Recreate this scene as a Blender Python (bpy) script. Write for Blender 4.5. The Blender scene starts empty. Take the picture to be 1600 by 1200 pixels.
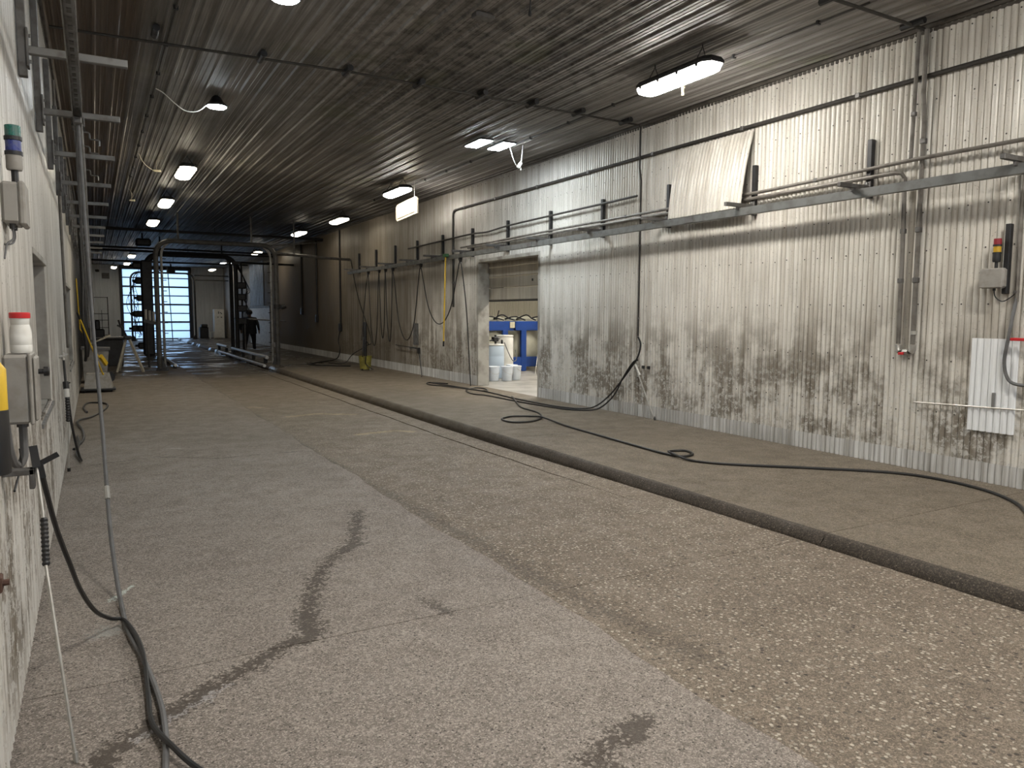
import bpy, math, random
from mathutils import Vector, Matrix
random.seed(7)
S = bpy.context.scene
COL = S.collection
# ------------------------------------------------------------------ camera
CAMH = 1.8
YAW, PITCH, ROLL, FPX = .5107, .0931, .0049, 1162.5
fwd = Vector((math.sin(YAW)*math.cos(PITCH), math.cos(YAW)*math.cos(PITCH), -math.sin(PITCH)))
rgt = Vector((math.cos(YAW), -math.sin(YAW), 0)); up = rgt.cross(fwd)
r2 = rgt*math.cos(ROLL)+up*math.sin(ROLL); u2 = -rgt*math.sin(ROLL)+up*math.cos(ROLL)
cam = bpy.data.cameras.new('camera'); cam.sensor_width = 36; cam.lens = 36*FPX/1600
cam.clip_start = .05; cam.clip_end = 400
camo = bpy.data.objects.new('camera', cam); COL.objects.link(camo)
M = Matrix((r2, u2, -fwd)).transposed().to_4x4(); M.translation = Vector((0, 0, CAMH))
camo.matrix_world = M
S.camera = camo
# ------------------------------------------------------------------ world, exposure
W = bpy.data.worlds.new('overcast_sky'); S.world = W; W.use_nodes = True
bg = W.node_tree.nodes['Background']; bg.inputs[0].default_value = (.56, .76, 1.0, 1); bg.inputs[1].default_value = .75
S.view_settings.view_transform = 'Standard'; S.view_settings.look = 'None'
S.view_settings.gamma = 1; S.view_settings.use_curve_mapping = False
S.view_settings.exposure = 1.75
try:
    S.cycles.use_denoising = True
    S.cycles.adaptive_threshold = .05; S.cycles.max_bounces = 6; S.cycles.diffuse_bounces = 3
    S.cycles.sample_clamp_indirect = 6
except Exception: pass
TUBE = 30.0      # radiance of the fluorescent covers
LED = 42.0       # radiance of the small led heads

# ------------------------------------------------------------------ room measures
XL, XR, HC, HR = -.393, 8.03, 4.936, .09
XE, XC = 2.46, 4.91
Y0, YF = -8.0, 55.7
PITCHW = .0678

# ------------------------------------------------------------------ mesh helper
class MB:
    def __init__(s): s.v = []; s.f = []; s.m = []; s.mi = 0
    def add(s, vs, fs):
        o = len(s.v); s.v += [tuple(a) for a in vs]
        for f in fs: s.f.append(tuple(i+o for i in f)); s.m.append(s.mi)
        return s
    def box(s, x0, y0, z0, x1, y1, z1, c=0):
        x0, x1 = min(x0, x1), max(x0, x1); y0, y1 = min(y0, y1), max(y0, y1); z0, z1 = min(z0, z1), max(z0, z1)
        if c <= 0:
            return s.add([(x0,y0,z0),(x1,y0,z0),(x1,y1,z0),(x0,y1,z0),(x0,y0,z1),(x1,y0,z1),(x1,y1,z1),(x0,y1,z1)],
                         [(0,3,2,1),(4,5,6,7),(0,1,5,4),(1,2,6,5),(2,3,7,6),(3,0,4,7)])
        c = min(c, (x1-x0)*.49, (y1-y0)*.49, (z1-z0)*.49)
        X = (x0, x1); Y = (y0, y1); Z = (z0, z1); vs = []; idx = {}
        for i in (0,1):
            for j in (0,1):
                for k in (0,1):
                    sx, sy, sz = (1-2*i)*c, (1-2*j)*c, (1-2*k)*c
                    for a, p in enumerate(((X[i], Y[j]+sy, Z[k]+sz), (X[i]+sx, Y[j], Z[k]+sz), (X[i]+sx, Y[j]+sy, Z[k]))):
                        idx[i,j,k,a] = len(vs); vs.append(p)
        fs = []
        for i in (0,1):
            q = [(i,0,0,0),(i,1,0,0),(i,1,1,0),(i,0,1,0)]; fs.append([idx[t] for t in (q if i else q[::-1])])
            q = [(0,i,0,1),(0,i,1,1),(1,i,1,1),(1,i,0,1)]; fs.append([idx[t] for t in (q if i else q[::-1])])
            q = [(0,0,i,2),(1,0,i,2),(1,1,i,2),(0,1,i,2)]; fs.append([idx[t] for t in (q if i else q[::-1])])
        for a in (0,1):
            for b in (0,1):
                e = 1 if (a == b) else -1
                q = [idx[a,b,0,0], idx[a,b,0,1], idx[a,b,1,1], idx[a,b,1,0]]; fs.append(q if e == 1 else q[::-1])
                q = [idx[a,0,b,2], idx[a,0,b,0], idx[a,1,b,0], idx[a,1,b,2]]; fs.append(q if e == 1 else q[::-1])
                q = [idx[0,a,b,1], idx[0,a,b,2], idx[1,a,b,2], idx[1,a,b,1]]; fs.append(q if e == 1 else q[::-1])
        for i in (0,1):
            for j in (0,1):
                for k in (0,1):
                    q = [idx[i,j,k,0], idx[i,j,k,1], idx[i,j,k,2]]
                    fs.append(q if (i+j+k) % 2 else q[::-1])
        return s.add(vs, fs)
    def tube(s, pts, r, n=8, cap=True, radii=None):
        P = [Vector(p) for p in pts]; m = len(P)
        T = []
        for i in range(m):
            t = (P[min(i+1, m-1)]-P[max(i-1, 0)]); T.append(t.normalized() if t.length > 1e-9 else Vector((0,0,1)))
        a = Vector((0,0,1)) if abs(T[0].z) < .9 else Vector((1,0,0))
        u = T[0].cross(a).normalized(); vs = []
        for i in range(m):
            u = (u-T[i]*u.dot(T[i]))
            if u.length < 1e-6: u = T[i].orthogonal()
            u.normalize(); w = T[i].cross(u); rr = radii[i] if radii else r
            for k in range(n):
                an = 2*math.pi*k/n; vs.append(P[i]+(u*math.cos(an)+w*math.sin(an))*rr)
        fs = []
        for i in range(m-1):
            for k in range(n):
                k2 = (k+1) % n; fs.append((i*n+k, i*n+k2, (i+1)*n+k2, (i+1)*n+k))
        if cap: fs.append(tuple(range(n))[::-1]); fs.append(tuple((m-1)*n+k for k in range(n)))
        return s.add(vs, fs)
    def lathe(s, prof, c=(0,0,0), n=16, axis='z', cap=True):
        vs = []
        for r, h in prof:
            for k in range(n):
                a = 2*math.pi*k/n; x, y = r*math.cos(a), r*math.sin(a)
                p = {'z': (x, y, h), 'x': (h, x, y), 'y': (y, h, x)}[axis]
                vs.append((p[0]+c[0], p[1]+c[1], p[2]+c[2]))
        fs = []
        for i in range(len(prof)-1):
            for k in range(n):
                k2 = (k+1) % n; fs.append((i*n+k, i*n+k2, (i+1)*n+k2, (i+1)*n+k))
        if cap: fs.append(tuple(range(n))[::-1]); fs.append(tuple((len(prof)-1)*n+k for k in range(n)))
        return s.add(vs, fs)
    def prism(s, poly, a, b, axis='y'):
        n = len(poly)
        def P(u, w, h): return {'y': (u, h, w), 'x': (h, u, w), 'z': (u, w, h)}[axis]
        vs = [P(u, w, a) for u, w in poly]+[P(u, w, b) for u, w in poly]
        fs = [tuple(range(n)), tuple(range(n, 2*n))[::-1]]+[(i, i+n, (i+1) % n+n, (i+1) % n) for i in range(n)]
        return s.add(vs, fs)
    def bar(s, a, b, w, h, upv=(0,0,1)):
        a = Vector(a); b = Vector(b); t = (b-a).normalized(); u_ = Vector(upv)
        x = t.cross(u_)
        if x.length < 1e-5: x = t.orthogonal()
        x.normalize(); y = x.cross(t).normalized(); vs = []
        for p in (a, b):
            for i, j in ((-1,-1),(1,-1),(1,1),(-1,1)): vs.append(p+x*(i*w/2)+y*(j*h/2))
        return s.add(vs, [(0,1,2,3),(7,6,5,4),(0,4,5,1),(1,5,6,2),(2,6,7,3),(3,7,4,0)])
    def build(s, name, mat, parent=None, smooth=True, ang=35):
        me = bpy.data.meshes.new(name)
        o = ORIG.get(parent.name, Vector()) if parent else Vector()
        me.from_pydata([(a[0]-o.x, a[1]-o.y, a[2]-o.z) for a in s.v], [], s.f)
        for m_ in (mat if isinstance(mat, (list, tuple)) else [mat]): me.materials.append(m_)
        if isinstance(mat, (list, tuple)): me.polygons.foreach_set('material_index', s.m)
        if smooth:
            me.polygons.foreach_set('use_smooth', [True]*len(me.polygons))
            me.set_sharp_from_angle(angle=math.radians(ang))
        me.update()
        ob = bpy.data.objects.new(name, me); COL.objects.link(ob)
        ORIG[ob.name] = o
        if parent: ob.parent = parent
        return ob
ORIG = {}
def tag(o, label=None, cat=None, group=None, kind=None):
    if label: o['label'] = label
    if cat: o['category'] = cat
    if group: o['group'] = group
    if kind: o['kind'] = kind
    return o
def thing(name, label, cat, loc=(0,0,0), group=None):
    e = bpy.data.objects.new(name, None); COL.objects.link(e); e.location = loc; e.empty_display_size = .1
    ORIG[e.name] = Vector(loc)
    return tag(e, label, cat, group)
def copy_tree(o, parent=None):
    c = o.copy(); COL.objects.link(c); c.parent = parent
    for ch in list(o.children): copy_tree(ch, c)
    return c
def struct(mb, name, mat, smooth=True, parent=None):
    o = mb.build(name, mat, parent, smooth)
    if not parent: o['kind'] = 'structure'
    return o
ORD = ['first','second','third','fourth','fifth','sixth','seventh','eighth','ninth','tenth','eleventh','twelfth','thirteenth','fourteenth','fifteenth','sixteenth']
def spline(pts, n=6):
    P = [Vector(p) for p in pts]; out = []
    for i in range(len(P)-1):
        p0 = P[max(i-1,0)]; p1 = P[i]; p2 = P[i+1]; p3 = P[min(i+2, len(P)-1)]
        for k in range(n):
            t = k/n
            out.append(.5*((2*p1)+(p2-p0)*t+(2*p0-5*p1+4*p2-p3)*t*t+(3*p1-p0-3*p2+p3)*t**3))
    out.append(P[-1]); return out

# ------------------------------------------------------------------ material helper
class NT:
    def __init__(s, name):
        s.mat = bpy.data.materials.new(name); s.mat.use_nodes = True; s.t = s.mat.node_tree
        s.t.nodes.clear(); s.out = s.t.nodes.new('ShaderNodeOutputMaterial')
    def n(s, ty, **kw):
        nd = s.t.nodes.new('ShaderNode'+ty)
        for k, v in kw.items(): setattr(nd, k, v)
        return nd
    def set(s, sock, v):
        if v is None: return
        if isinstance(v, bpy.types.NodeSocket): s.t.links.new(v, sock)
        elif isinstance(v, (tuple, list)):
            sock.default_value = (*v, 1) if (len(v) == 3 and len(sock.default_value) == 4) else v
        else: sock.default_value = v
    def math(s, op, a, b=None, c=None, clamp=False):
        nd = s.n('Math', operation=op, use_clamp=clamp); s.set(nd.inputs[0], a); s.set(nd.inputs[1], b)
        if c is not None: s.set(nd.inputs[2], c)
        return nd.outputs[0]
    def vm(s, op, a, b=None, scale=None):
        nd = s.n('VectorMath', operation=op); s.set(nd.inputs[0], a); s.set(nd.inputs[1], b)
        if scale is not None: s.set(nd.inputs['Scale'], scale)
        return nd.outputs['Value'] if op in ('DOT_PRODUCT','LENGTH','DISTANCE') else nd.outputs[0]
    def pos(s): return s.n('NewGeometry').outputs['Position']
    def xyz(s, v):
        nd = s.n('SeparateXYZ'); s.set(nd.inputs[0], v); return nd.outputs
    def noise(s, v, scale, detail=3, rough=.55):
        nd = s.n('TexNoise'); s.set(nd.inputs['Vector'], v); s.set(nd.inputs['Scale'], scale)
        nd.inputs['Detail'].default_value = detail; nd.inputs['Roughness'].default_value = rough
        return nd.outputs['Fac']
    def vor(s, v, scale, feature='F1', rnd=1):
        nd = s.n('TexVoronoi', feature=feature); s.set(nd.inputs['Vector'], v); nd.inputs['Scale'].default_value = scale
        nd.inputs['Randomness'].default_value = rnd
        return nd.outputs
    def ss(s, v, a, b, o0=0., o1=1.):
        nd = s.n('MapRange', interpolation_type='SMOOTHSTEP'); s.set(nd.inputs[0], v)
        for i, x in enumerate((a, b, o0, o1)): s.set(nd.inputs[1+i], x)
        return nd.outputs[0]
    def mix(s, f, a, b, mode='MIX'):
        nd = s.n('Mix', data_type='RGBA', blend_type=mode); s.set(nd.inputs[0], f); s.set(nd.inputs[6], a); s.set(nd.inputs[7], b)
        return nd.outputs[2]
    def bump(s, h, strength, dist=.01):
        nd = s.n('Bump'); s.set(nd.inputs['Height'], h); nd.inputs['Strength'].default_value = strength; nd.inputs['Distance'].default_value = dist
        return nd.outputs[0]
    def bsdf(s, col, rough=.5, metal=0., normal=None, spec=.5, **kw):
        b = s.n('BsdfPrincipled'); s.set(b.inputs['Base Color'], col); s.set(b.inputs['Roughness'], rough); s.set(b.inputs['Metallic'], metal)
        s.set(b.inputs['Specular IOR Level'], spec)
        if normal is not None: s.set(b.inputs['Normal'], normal)
        for k, v in kw.items(): s.set(b.inputs[k.replace('_', ' ')], v)
        s.t.links.new(b.outputs[0], s.out.inputs[0]); return s.mat
    def rnd(s): return s.n('ObjectInfo').outputs['Random']
    def segdist(s, p, segs):
        # distance in the floor plane to a chain of segments
        best = None
        for a, b in segs:
            a = Vector((a[0], a[1], 0)); b = Vector((b[0], b[1], 0)); ba = b-a
            pa = s.vm('SUBTRACT', p, tuple(a))
            h = s.math('MULTIPLY', s.vm('DOT_PRODUCT', pa, tuple(ba)), 1/ba.length_squared, clamp=True)
            nd = s.n('VectorMath', operation='SCALE'); nd.inputs[0].default_value = tuple(ba); s.set(nd.inputs['Scale'], h)
            d = s.vm('LENGTH', s.vm('SUBTRACT', pa, nd.outputs[0]))
            best = d if best is None else s.math('MINIMUM', best, d)
        return best
def worn(name, col, rough=.5, metal=0., dirt=.35, dcol=None, scale=6, bump=0.):
    m = NT(name); p = m.pos()
    n1 = m.noise(p, scale, 4); n2 = m.noise(p, scale*6, 2)
    f = m.math('MULTIPLY', m.ss(n1, .42, .68), dirt)
    dcol = dcol or tuple(c*.45 for c in col)
    c = m.mix(f, col, dcol)
    c = m.mix(m.math('MULTIPLY', n2, .25), c, tuple(min(1, x*.7) for x in col))
    r = m.math('ADD', m.math('MULTIPLY', n1, .25), rough-.1)
    return m.bsdf(c, r, metal, m.bump(n2, bump, .005) if bump else None)
def emit(name, col, st):
    m = NT(name); e = m.n('Emission'); e.inputs[0].default_value = (*col, 1); e.inputs[1].default_value = st
    m.t.links.new(e.outputs[0], m.out.inputs[0]); return m.mat

# ---- wall sheet material
def wall_mat(name, light, mid, grime=.8, soot=True, low=True, brown=True, s0=19, s1=33):
    m = NT(name); p = m.pos(); x, y, z = m.xyz(p)
    mp = m.n('Mapping'); m.set(mp.inputs[0], p); mp.inputs['Scale'].default_value = (9, 9, .35); streak = m.noise(mp.outputs[0], 1.0, 5, .65)
    mp2 = m.n('Mapping'); m.set(mp2.inputs[0], p); mp2.inputs['Scale'].default_value = (40, 40, 1.2); fine = m.noise(mp2.outputs[0], 1.0, 3, .6)
    patch = m.noise(p, .45, 4, .6); patch2 = m.noise(p, 1.7, 5, .65); spk = m.noise(p, 38, 3, .7); spk2 = m.noise(p, 12, 5, .75)
    rn = m.rnd()
    c = m.mix(m.math('MULTIPLY', m.ss(streak, .40, .70), .75), light, mid)
    c = m.mix(m.math('MULTIPLY', m.ss(fine, .48, .72), .38), c, tuple(v*.62 for v in mid))
    c = m.mix(m.math('MULTIPLY', m.ss(patch, .45, .72), .5*grime), c, tuple(v*.55 for v in mid))
    c = m.mix(m.math('MULTIPLY', rn, .22), c, mid)
    if low:
        hz = m.math('MULTIPLY', m.ss(z, .0, .35), m.ss(z, 2.2, 1.0))
        g = m.math('MULTIPLY', m.ss(m.math('ADD', patch2, m.math('MULTIPLY', m.math('SUBTRACT', streak, .5), .5)), .40, .60), m.math('MULTIPLY', hz, 1.0*grime))
        c = m.mix(g, c, (.13, .105, .075))
        fl = m.math('MULTIPLY', m.math('MULTIPLY', m.ss(spk2, .50, .57), m.ss(z, 1.6, .6)), .75)
        c = m.mix(fl, c, (.62, .61, .58))
        c = m.mix(m.math('MULTIPLY', m.ss(spk, .62, .70), .6), c, (.10, .08, .06))
    if soot:
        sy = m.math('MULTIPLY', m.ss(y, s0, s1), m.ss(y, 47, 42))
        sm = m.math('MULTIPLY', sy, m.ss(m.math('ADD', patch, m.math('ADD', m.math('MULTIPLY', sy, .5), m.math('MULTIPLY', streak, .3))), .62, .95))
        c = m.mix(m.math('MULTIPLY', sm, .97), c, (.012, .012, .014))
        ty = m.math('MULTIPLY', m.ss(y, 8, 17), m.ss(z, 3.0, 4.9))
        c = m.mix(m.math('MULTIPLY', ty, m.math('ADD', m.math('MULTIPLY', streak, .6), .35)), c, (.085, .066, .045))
        if brown:
          by = m.ss(m.math('ADD', y, m.math('MULTIPLY', m.math('SUBTRACT', patch, .5), 12)), 13.5, 21)
          c = m.mix(m.math('MULTIPLY', by, m.ss(streak, .25, .7, .62, .9)), c, (.15, .122, .088))
    r = m.ss(streak, .3, .7, .28, .46)
    return m.bsdf(c, r, 0, m.bump(spk2, .12, .004), .5)
M_wallR = wall_mat('weathered_white_sheet', (.75, .725, .67), (.46, .42, .36))
M_wallL = wall_mat('weathered_pale_sheet', (.66, .64, .60), (.36, .33, .28), .85, True, True, False, 14.5, 22)
M_wallF = wall_mat('far_white_sheet', (.68, .69, .70), (.50, .51, .52), .4, False, False)
M_patch = wall_mat('clean_white_sheet', (.86, .88, .90), (.70, .71, .72), .1, False, False)
M_skirt = wall_mat('scuffed_galvanised_sheet', (.70, .70, .69), (.26, .24, .21), .9, False, False)
# ---- ceiling
m = NT('sooty_ceiling_sheet'); p = m.pos(); x, y, z = m.xyz(p)
mp = m.n('Mapping'); m.set(mp.inputs[0], p); mp.inputs['Scale'].default_value = (14, .35, 5); lin = m.noise(mp.outputs[0], 1, 4, .6)
big = m.noise(p, .33, 4, .6); blot = m.noise(p, 5, 5, .7)
c = m.mix(m.ss(lin, .32, .70), (.37, .35, .33), (.17, .158, .145))
c = m.mix(m.math('MULTIPLY', m.rnd(), .4), c, (.11, .098, .085))
c = m.mix(m.math('MULTIPLY', m.ss(big, .40, .65), .55), c, (.07, .066, .062))
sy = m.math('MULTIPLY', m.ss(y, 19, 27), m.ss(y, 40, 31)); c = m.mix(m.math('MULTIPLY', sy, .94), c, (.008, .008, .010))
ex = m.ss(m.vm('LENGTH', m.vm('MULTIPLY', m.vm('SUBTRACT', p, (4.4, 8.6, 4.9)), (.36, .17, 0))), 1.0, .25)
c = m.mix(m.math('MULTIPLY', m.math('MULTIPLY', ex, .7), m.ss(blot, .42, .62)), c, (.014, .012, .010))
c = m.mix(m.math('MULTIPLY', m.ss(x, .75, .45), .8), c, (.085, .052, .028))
gr = m.math('MULTIPLY', m.ss(m.noise(p, .8, 3), .58, .7), .35); c = m.mix(gr, c, (.13, .14, .07))
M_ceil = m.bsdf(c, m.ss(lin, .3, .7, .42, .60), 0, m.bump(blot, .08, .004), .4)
# ---- floors
def floor_mat(name, c1, c2, peb, pscale, cracks_shade, white=(), wet=True, pamount=.5):
    m = NT(name); p = m.pos(); x, y, z = m.xyz(p)
    big = m.noise(p, .5, 5, .62); mid = m.noise(p, 3.5, 4, .7); fine = m.noise(p, 140, 3, .7); grit = m.noise(p, 55, 3, .7)
    v = m.vor(p, pscale); vd = v['Distance']; vr = m.xyz(v['Color'])[0]; vr2 = m.xyz(v['Color'])[1]
    v2 = m.vor(p, 170); v2r = m.xyz(v2['Color'])[0]; v3r = m.xyz(m.vor(p, 70)['Color'])[0]
    c = m.mix(m.ss(big, .35, .65), c1, c2)
    c = m.mix(m.math('MULTIPLY', m.ss(mid, .42, .68), .30), c, tuple(k*.62 for k in c2))
    c = m.mix(m.math('MULTIPLY', m.ss(v2r, .40, .0), .60), c, tuple(k*.30 for k in c1))
    c = m.mix(m.math('MULTIPLY', m.ss(v2r, .65, .98), .60), c, tuple(min(1, k*2.1) for k in c1))
    c = m.mix(m.math('MULTIPLY', m.ss(v3r, .30, .0), .45), c, tuple(k*.45 for k in c1))
    c = m.mix(m.math('MULTIPLY', m.ss(v3r, .75, 1.0), .40), c, tuple(min(1, k*1.8) for k in c1))
    dens = m.ss(m.noise(p, .9, 4, .6), .35, .65, .97-pamount*.45, .90-pamount*.5)
    pm = m.math('MULTIPLY', m.math('GREATER_THAN', vr, dens), m.ss(vd, .42, .30))
    pc = m.mix(vr2, peb, tuple(k*.45 for k in peb))
    c = m.mix(m.math('MULTIPLY', pm, .85), c, pc)
    dk = m.math('MULTIPLY', m.math('GREATER_THAN', m.xyz(v['Color'])[2], .965), m.ss(vd, .5, .35)); c = m.mix(m.math('MULTIPLY', dk, .8), c, (.03, .026, .022))
    tint_y = m.math('MULTIPLY', m.ss(m.math('ADD', y, m.math('MULTIPLY', m.math('SUBTRACT', big, .5), 9)), 6.5, 15), .6)  # floor colour shifts to a darker brown further down the hall
    c = m.mix(tint_y, c, (.135, .108, .076))
    rough = m.ss(mid, .3, .7, .52, .74)
    if cracks_shade:
        nv = m.n('TexNoise'); m.set(nv.inputs['Vector'], p); nv.inputs['Scale'].default_value = 14; nv.inputs['Detail'].default_value = 5; nv.inputs['Roughness'].default_value = .8
        pj = m.vm('ADD', p, m.vm('SCALE', m.vm('SUBTRACT', nv.outputs['Color'], (.5, .5, .5)), None, .30))
        pj = m.vm('MULTIPLY', pj, (1, 1, 0))
        for segs, w, colr, amt in cracks_shade:
            d = m.segdist(pj, segs)
            if w > .02: d = m.math('ADD', d, m.math('MULTIPLY', m.math('ADD', m.math('SUBTRACT', v3r, .5), m.math('MULTIPLY', m.math('SUBTRACT', mid, .5), 2.6)), w*1.1))
            c = m.mix(m.math('MULTIPLY', m.ss(d, w, w*.35), amt), c, colr)
    if wet:
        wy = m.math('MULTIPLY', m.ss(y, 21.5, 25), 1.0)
        wm = m.math('MULTIPLY', wy, m.ss(m.noise(p, .7, 3, .5), .50, .60))
        rough = m.math('SUBTRACT', rough, m.math('MULTIPLY', wm, .50), clamp=True)
        rough = m.math('MAXIMUM', rough, .10)
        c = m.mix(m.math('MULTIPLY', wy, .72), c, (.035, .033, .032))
    h = m.math('ADD', m.math('MULTIPLY', fine, .5), m.math('ADD', grit, m.math('MULTIPLY', pm, .5)))
    return m.bsdf(c, rough, 0, m.bump(h, .6, .006), .22)
DK = (.060, .048, .038)
cr_left = [([((2.03,6.48),(1.70,5.58)),((1.70,5.58),(1.32,5.12)),((1.32,5.12),(1.06,4.42)),((1.06,4.42),(1.0,4.06)),((1.0,4.06),(.80,3.98)),((.80,3.98),(.42,3.70)),((.42,3.70),(.0,3.36)),((0,3.36),(-.2,2.9))], .075, DK, .85),
           ([((1.75,4.27),(1.79,3.98))], .05, DK, .7),
           ([((1.70,2.0),(1.674,2.336)),((1.674,2.336),(2.04,2.46))], .07, DK, .8),
           ([((-.1,10.0),(.62,10.2)),((.62,10.2),(1.3,9.75)),((1.3,9.75),(2.3,9.77))], .018, DK, .8),
           ([((.50,3.70),(.08,3.38))], .018, (.50,.48,.48), .5),
           ([((.0,5.16),(.14,5.38))], .016, (.62,.70,.66), .8), ([((-.06,4.62),(.02,4.66))], .07, (.45,.47,.45), .35),
           ([((.75,10.8),(.95,10.72))], .02, (.5,.47,.42), .5)]
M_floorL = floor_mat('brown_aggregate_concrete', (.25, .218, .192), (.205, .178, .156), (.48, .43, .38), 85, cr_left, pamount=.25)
cr_shade_lane = [([((2.50,26),(2.50,18)),((2.50,18),(2.50,8.6))], .06, DK, .75), ([((3.05,13.6),(3.5,13.8)),((3.5,13.8),(4.1,13.4))], .10, (.36,.29,.17), .55), ([((3.5,11.1),(4.1,11.2)),((4.1,11.2),(4.3,11.0))], .09, (.38,.30,.17), .6),  # first chain paints the shadow line of the step along the lane's left edge
           ([((2.65,15.3),(2.8,15.2))], .09, (.36,.29,.18), .5), ([((2.5,9.0),(2.56,6.0)),((2.56,6.0),(2.6,4.2)),((2.6,4.2),(2.75,2.8))], .11, DK, .45)]
M_lane = floor_mat('pebbled_lane_concrete', (.195, .160, .125), (.150, .121, .094), (.60, .54, .45), 40, cr_shade_lane, pamount=.75)
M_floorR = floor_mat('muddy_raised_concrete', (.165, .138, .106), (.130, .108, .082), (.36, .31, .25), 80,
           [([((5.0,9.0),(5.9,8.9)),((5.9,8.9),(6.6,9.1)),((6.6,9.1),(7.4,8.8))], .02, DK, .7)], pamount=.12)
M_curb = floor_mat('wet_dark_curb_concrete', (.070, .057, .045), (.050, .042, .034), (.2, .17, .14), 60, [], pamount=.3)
M_joint = worn('joint_dirt', (.03, .025, .02), .9)
M_floorS = worn('smooth_wet_concrete', (.36, .34, .31), .38, 0, .6, (.16, .15, .13), 2.0)
# ---- assorted
M_galv = worn('dull_galvanised_steel', (.30, .30, .295), .45, .6, .6, (.13, .115, .095), 8)
M_strut = worn('grimy_steel_strut', (.16, .155, .15), .5, .55, .6, (.06, .05, .04), 9)
M_arch = worn('dirty_arch_steel', (.085, .083, .08), .5, .4, .6, (.035, .03, .026), 6)
M_arm = worn('scratched_arm_steel', (.19, .188, .182), .45, .5, .6, (.08, .065, .05), 10)
M_dark = worn('dark_oily_steel', (.035, .035, .037), .45, .4, .5, (.018, .016, .014), 9)
M_black = worn('black_rubber', (.014, .014, .015), .42, 0, .4, (.035, .03, .026), 14)
M_hoseg = worn('grey_dusty_hose', (.13, .13, .132), .5, 0, .5, (.07, .065, .06), 12)
M_greybox = worn('dusty_grey_enclosure', (.30, .285, .26), .55, 0, .6, (.17, .15, .125), 9)
M_cond = worn('weathered_conduit', (.20, .185, .165), .5, .4, .6, (.09, .075, .06), 8)
M_condd = worn('dark_conduit', (.055, .05, .045), .5, .3, .5, (.03, .026, .022), 8)
M_trim = worn('brown_edge_trim', (.10, .088, .075), .5, .2, .6, (.04, .034, .028), 6)
M_jamb = worn('scuffed_jamb_sheet', (.40, .38, .34), .5, .05, .7, (.14, .125, .10), 3)
M_white = worn('white_plastic', (.78, .77, .73), .4, 0, .3, (.5, .47, .4), 6)
M_pail = worn('bluish_white_plastic', (.74, .79, .86), .4, 0, .2, (.55, .57, .6), 6)
M_cream = worn('cream_cover_plastic', (.52, .46, .34), .4, 0, .3, (.55, .48, .34), 6)
M_red = worn('red_plastic', (.62, .03, .035), .35)
M_yellow = worn('yellow_plastic', (.72, .47, .03), .4, 0, .3)
M_blue = worn('blue_painted_steel', (.012, .055, .26), .42, 0, .35, (.01, .03, .12), 4)
M_steel = worn('pale_steel_tube', (.55, .54, .51), .35, .7, .4, (.3, .27, .23), 9)
M_lensw = emit('lit_tube_cover', (1, .955, .875), TUBE)
M_lenswy = emit('lit_yellowed_cover', (1, .88, .68), 6.0)
M_lensm = emit('lit_dusty_cover', (1, .90, .70), 12)
M_leddim = emit('lit_far_led_lens', (.92, .97, 1), 8)
M_lenss = emit('lit_store_room_cover', (1, .95, .85), 38)
M_led = emit('lit_led_lens', (.86, .95, 1), LED)

# ================================================================== STRUCTURE
AMP = .015
def corr(a): return AMP*(2*abs(math.sin(math.pi*a/PITCHW))**.5-1)
CPTS = (0, .03, .08, .16, .30, .5, .70, .84, .92, .97)
def csteps(w):
    out = [PITCHW*(k+f) for k in range(int(math.ceil(w/PITCHW-1e-6))) for f in CPTS]
    return [a for a in out if a < w-1e-4]+[w]
_cache = {}
def corr_mesh(w, z0, z1, axis, sgn, mat, seg=10, amp=AMP, key=''):
    k = (round(w, 4), round(z0, 4), round(z1, 4), axis, sgn, mat.name, amp)
    if k in _cache: return _cache[k]
    A_ = csteps(w); n = len(A_)-1; vs = []; fs = []
    for a in A_:
        d = sgn*corr(a)
        for zz in (z0, z1): vs.append((d, a, zz) if axis == 'y' else (a, d, zz))
    for i in range(n):
        q = (2*i, 2*i+2, 2*i+3, 2*i+1); fs.append(q)
    me = bpy.data.meshes.new('corrugated_sheet'); me.from_pydata(vs, [], fs); me.materials.append(mat)
    me.polygons.foreach_set('use_smooth', [True]*len(me.polygons)); me.update()
    _cache[k] = me; return me
def sheets(parent, axis, plane, sgn, a0, a1, z0, z1, mat, nwave=12, name='wall_sheet', jit=.003, amp=AMP):
    w = nwave*PITCHW; n = int(math.ceil((a1-a0)/w-1e-6))
    for i in range(n):
        s0 = a0+i*w; ww = min(w, a1-s0)
        if ww < .02: continue
        o = bpy.data.objects.new(name, corr_mesh(ww, z0, z1, axis, sgn, mat, amp=amp)); COL.objects.link(o); o.parent = parent
        off = plane+sgn*(AMP+.004+random.random()*jit)
        o.location = (off, s0, 0) if axis == 'y' else (s0, off, 0)

DY0, DY1, DZ = 13.17, 15.97, 3.05           # side doorway in the right wall
FD0, FD1 = 40.0, 45.7                        # low wide panel door further down
wr = MB()
wr.box(XR, Y0, -.3, XR+.25, DY0, HC); wr.box(XR, DY1, -.3, XR+.25, YF, HC); wr.box(XR, DY0, DZ, XR+.25, DY1, HC)
wall_right = struct(wr, 'wall_right', M_trim, False)
sheets(wall_right, 'y', XR, -1, Y0, DY0-.03, HR+.02, HC-.03, M_wallR)
sheets(wall_right, 'y', XR, -1, DY0-.03, DY1+.03, DZ+.03, HC-.03, M_wallR)
sheets(wall_right, 'y', XR, -1, DY1+.03, YF-.02, HR+.02, HC-.03, M_wallR)
sheets(wall_right, 'y', XR-.012, -1, Y0, DY0-.03, HR+.002, HR+.21, M_skirt, name='skirting_sheet')
sheets(wall_right, 'y', XR-.012, -1, DY1+.03, FD0, HR+.002, HR+.24, M_skirt, name='skirting_sheet')
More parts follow.
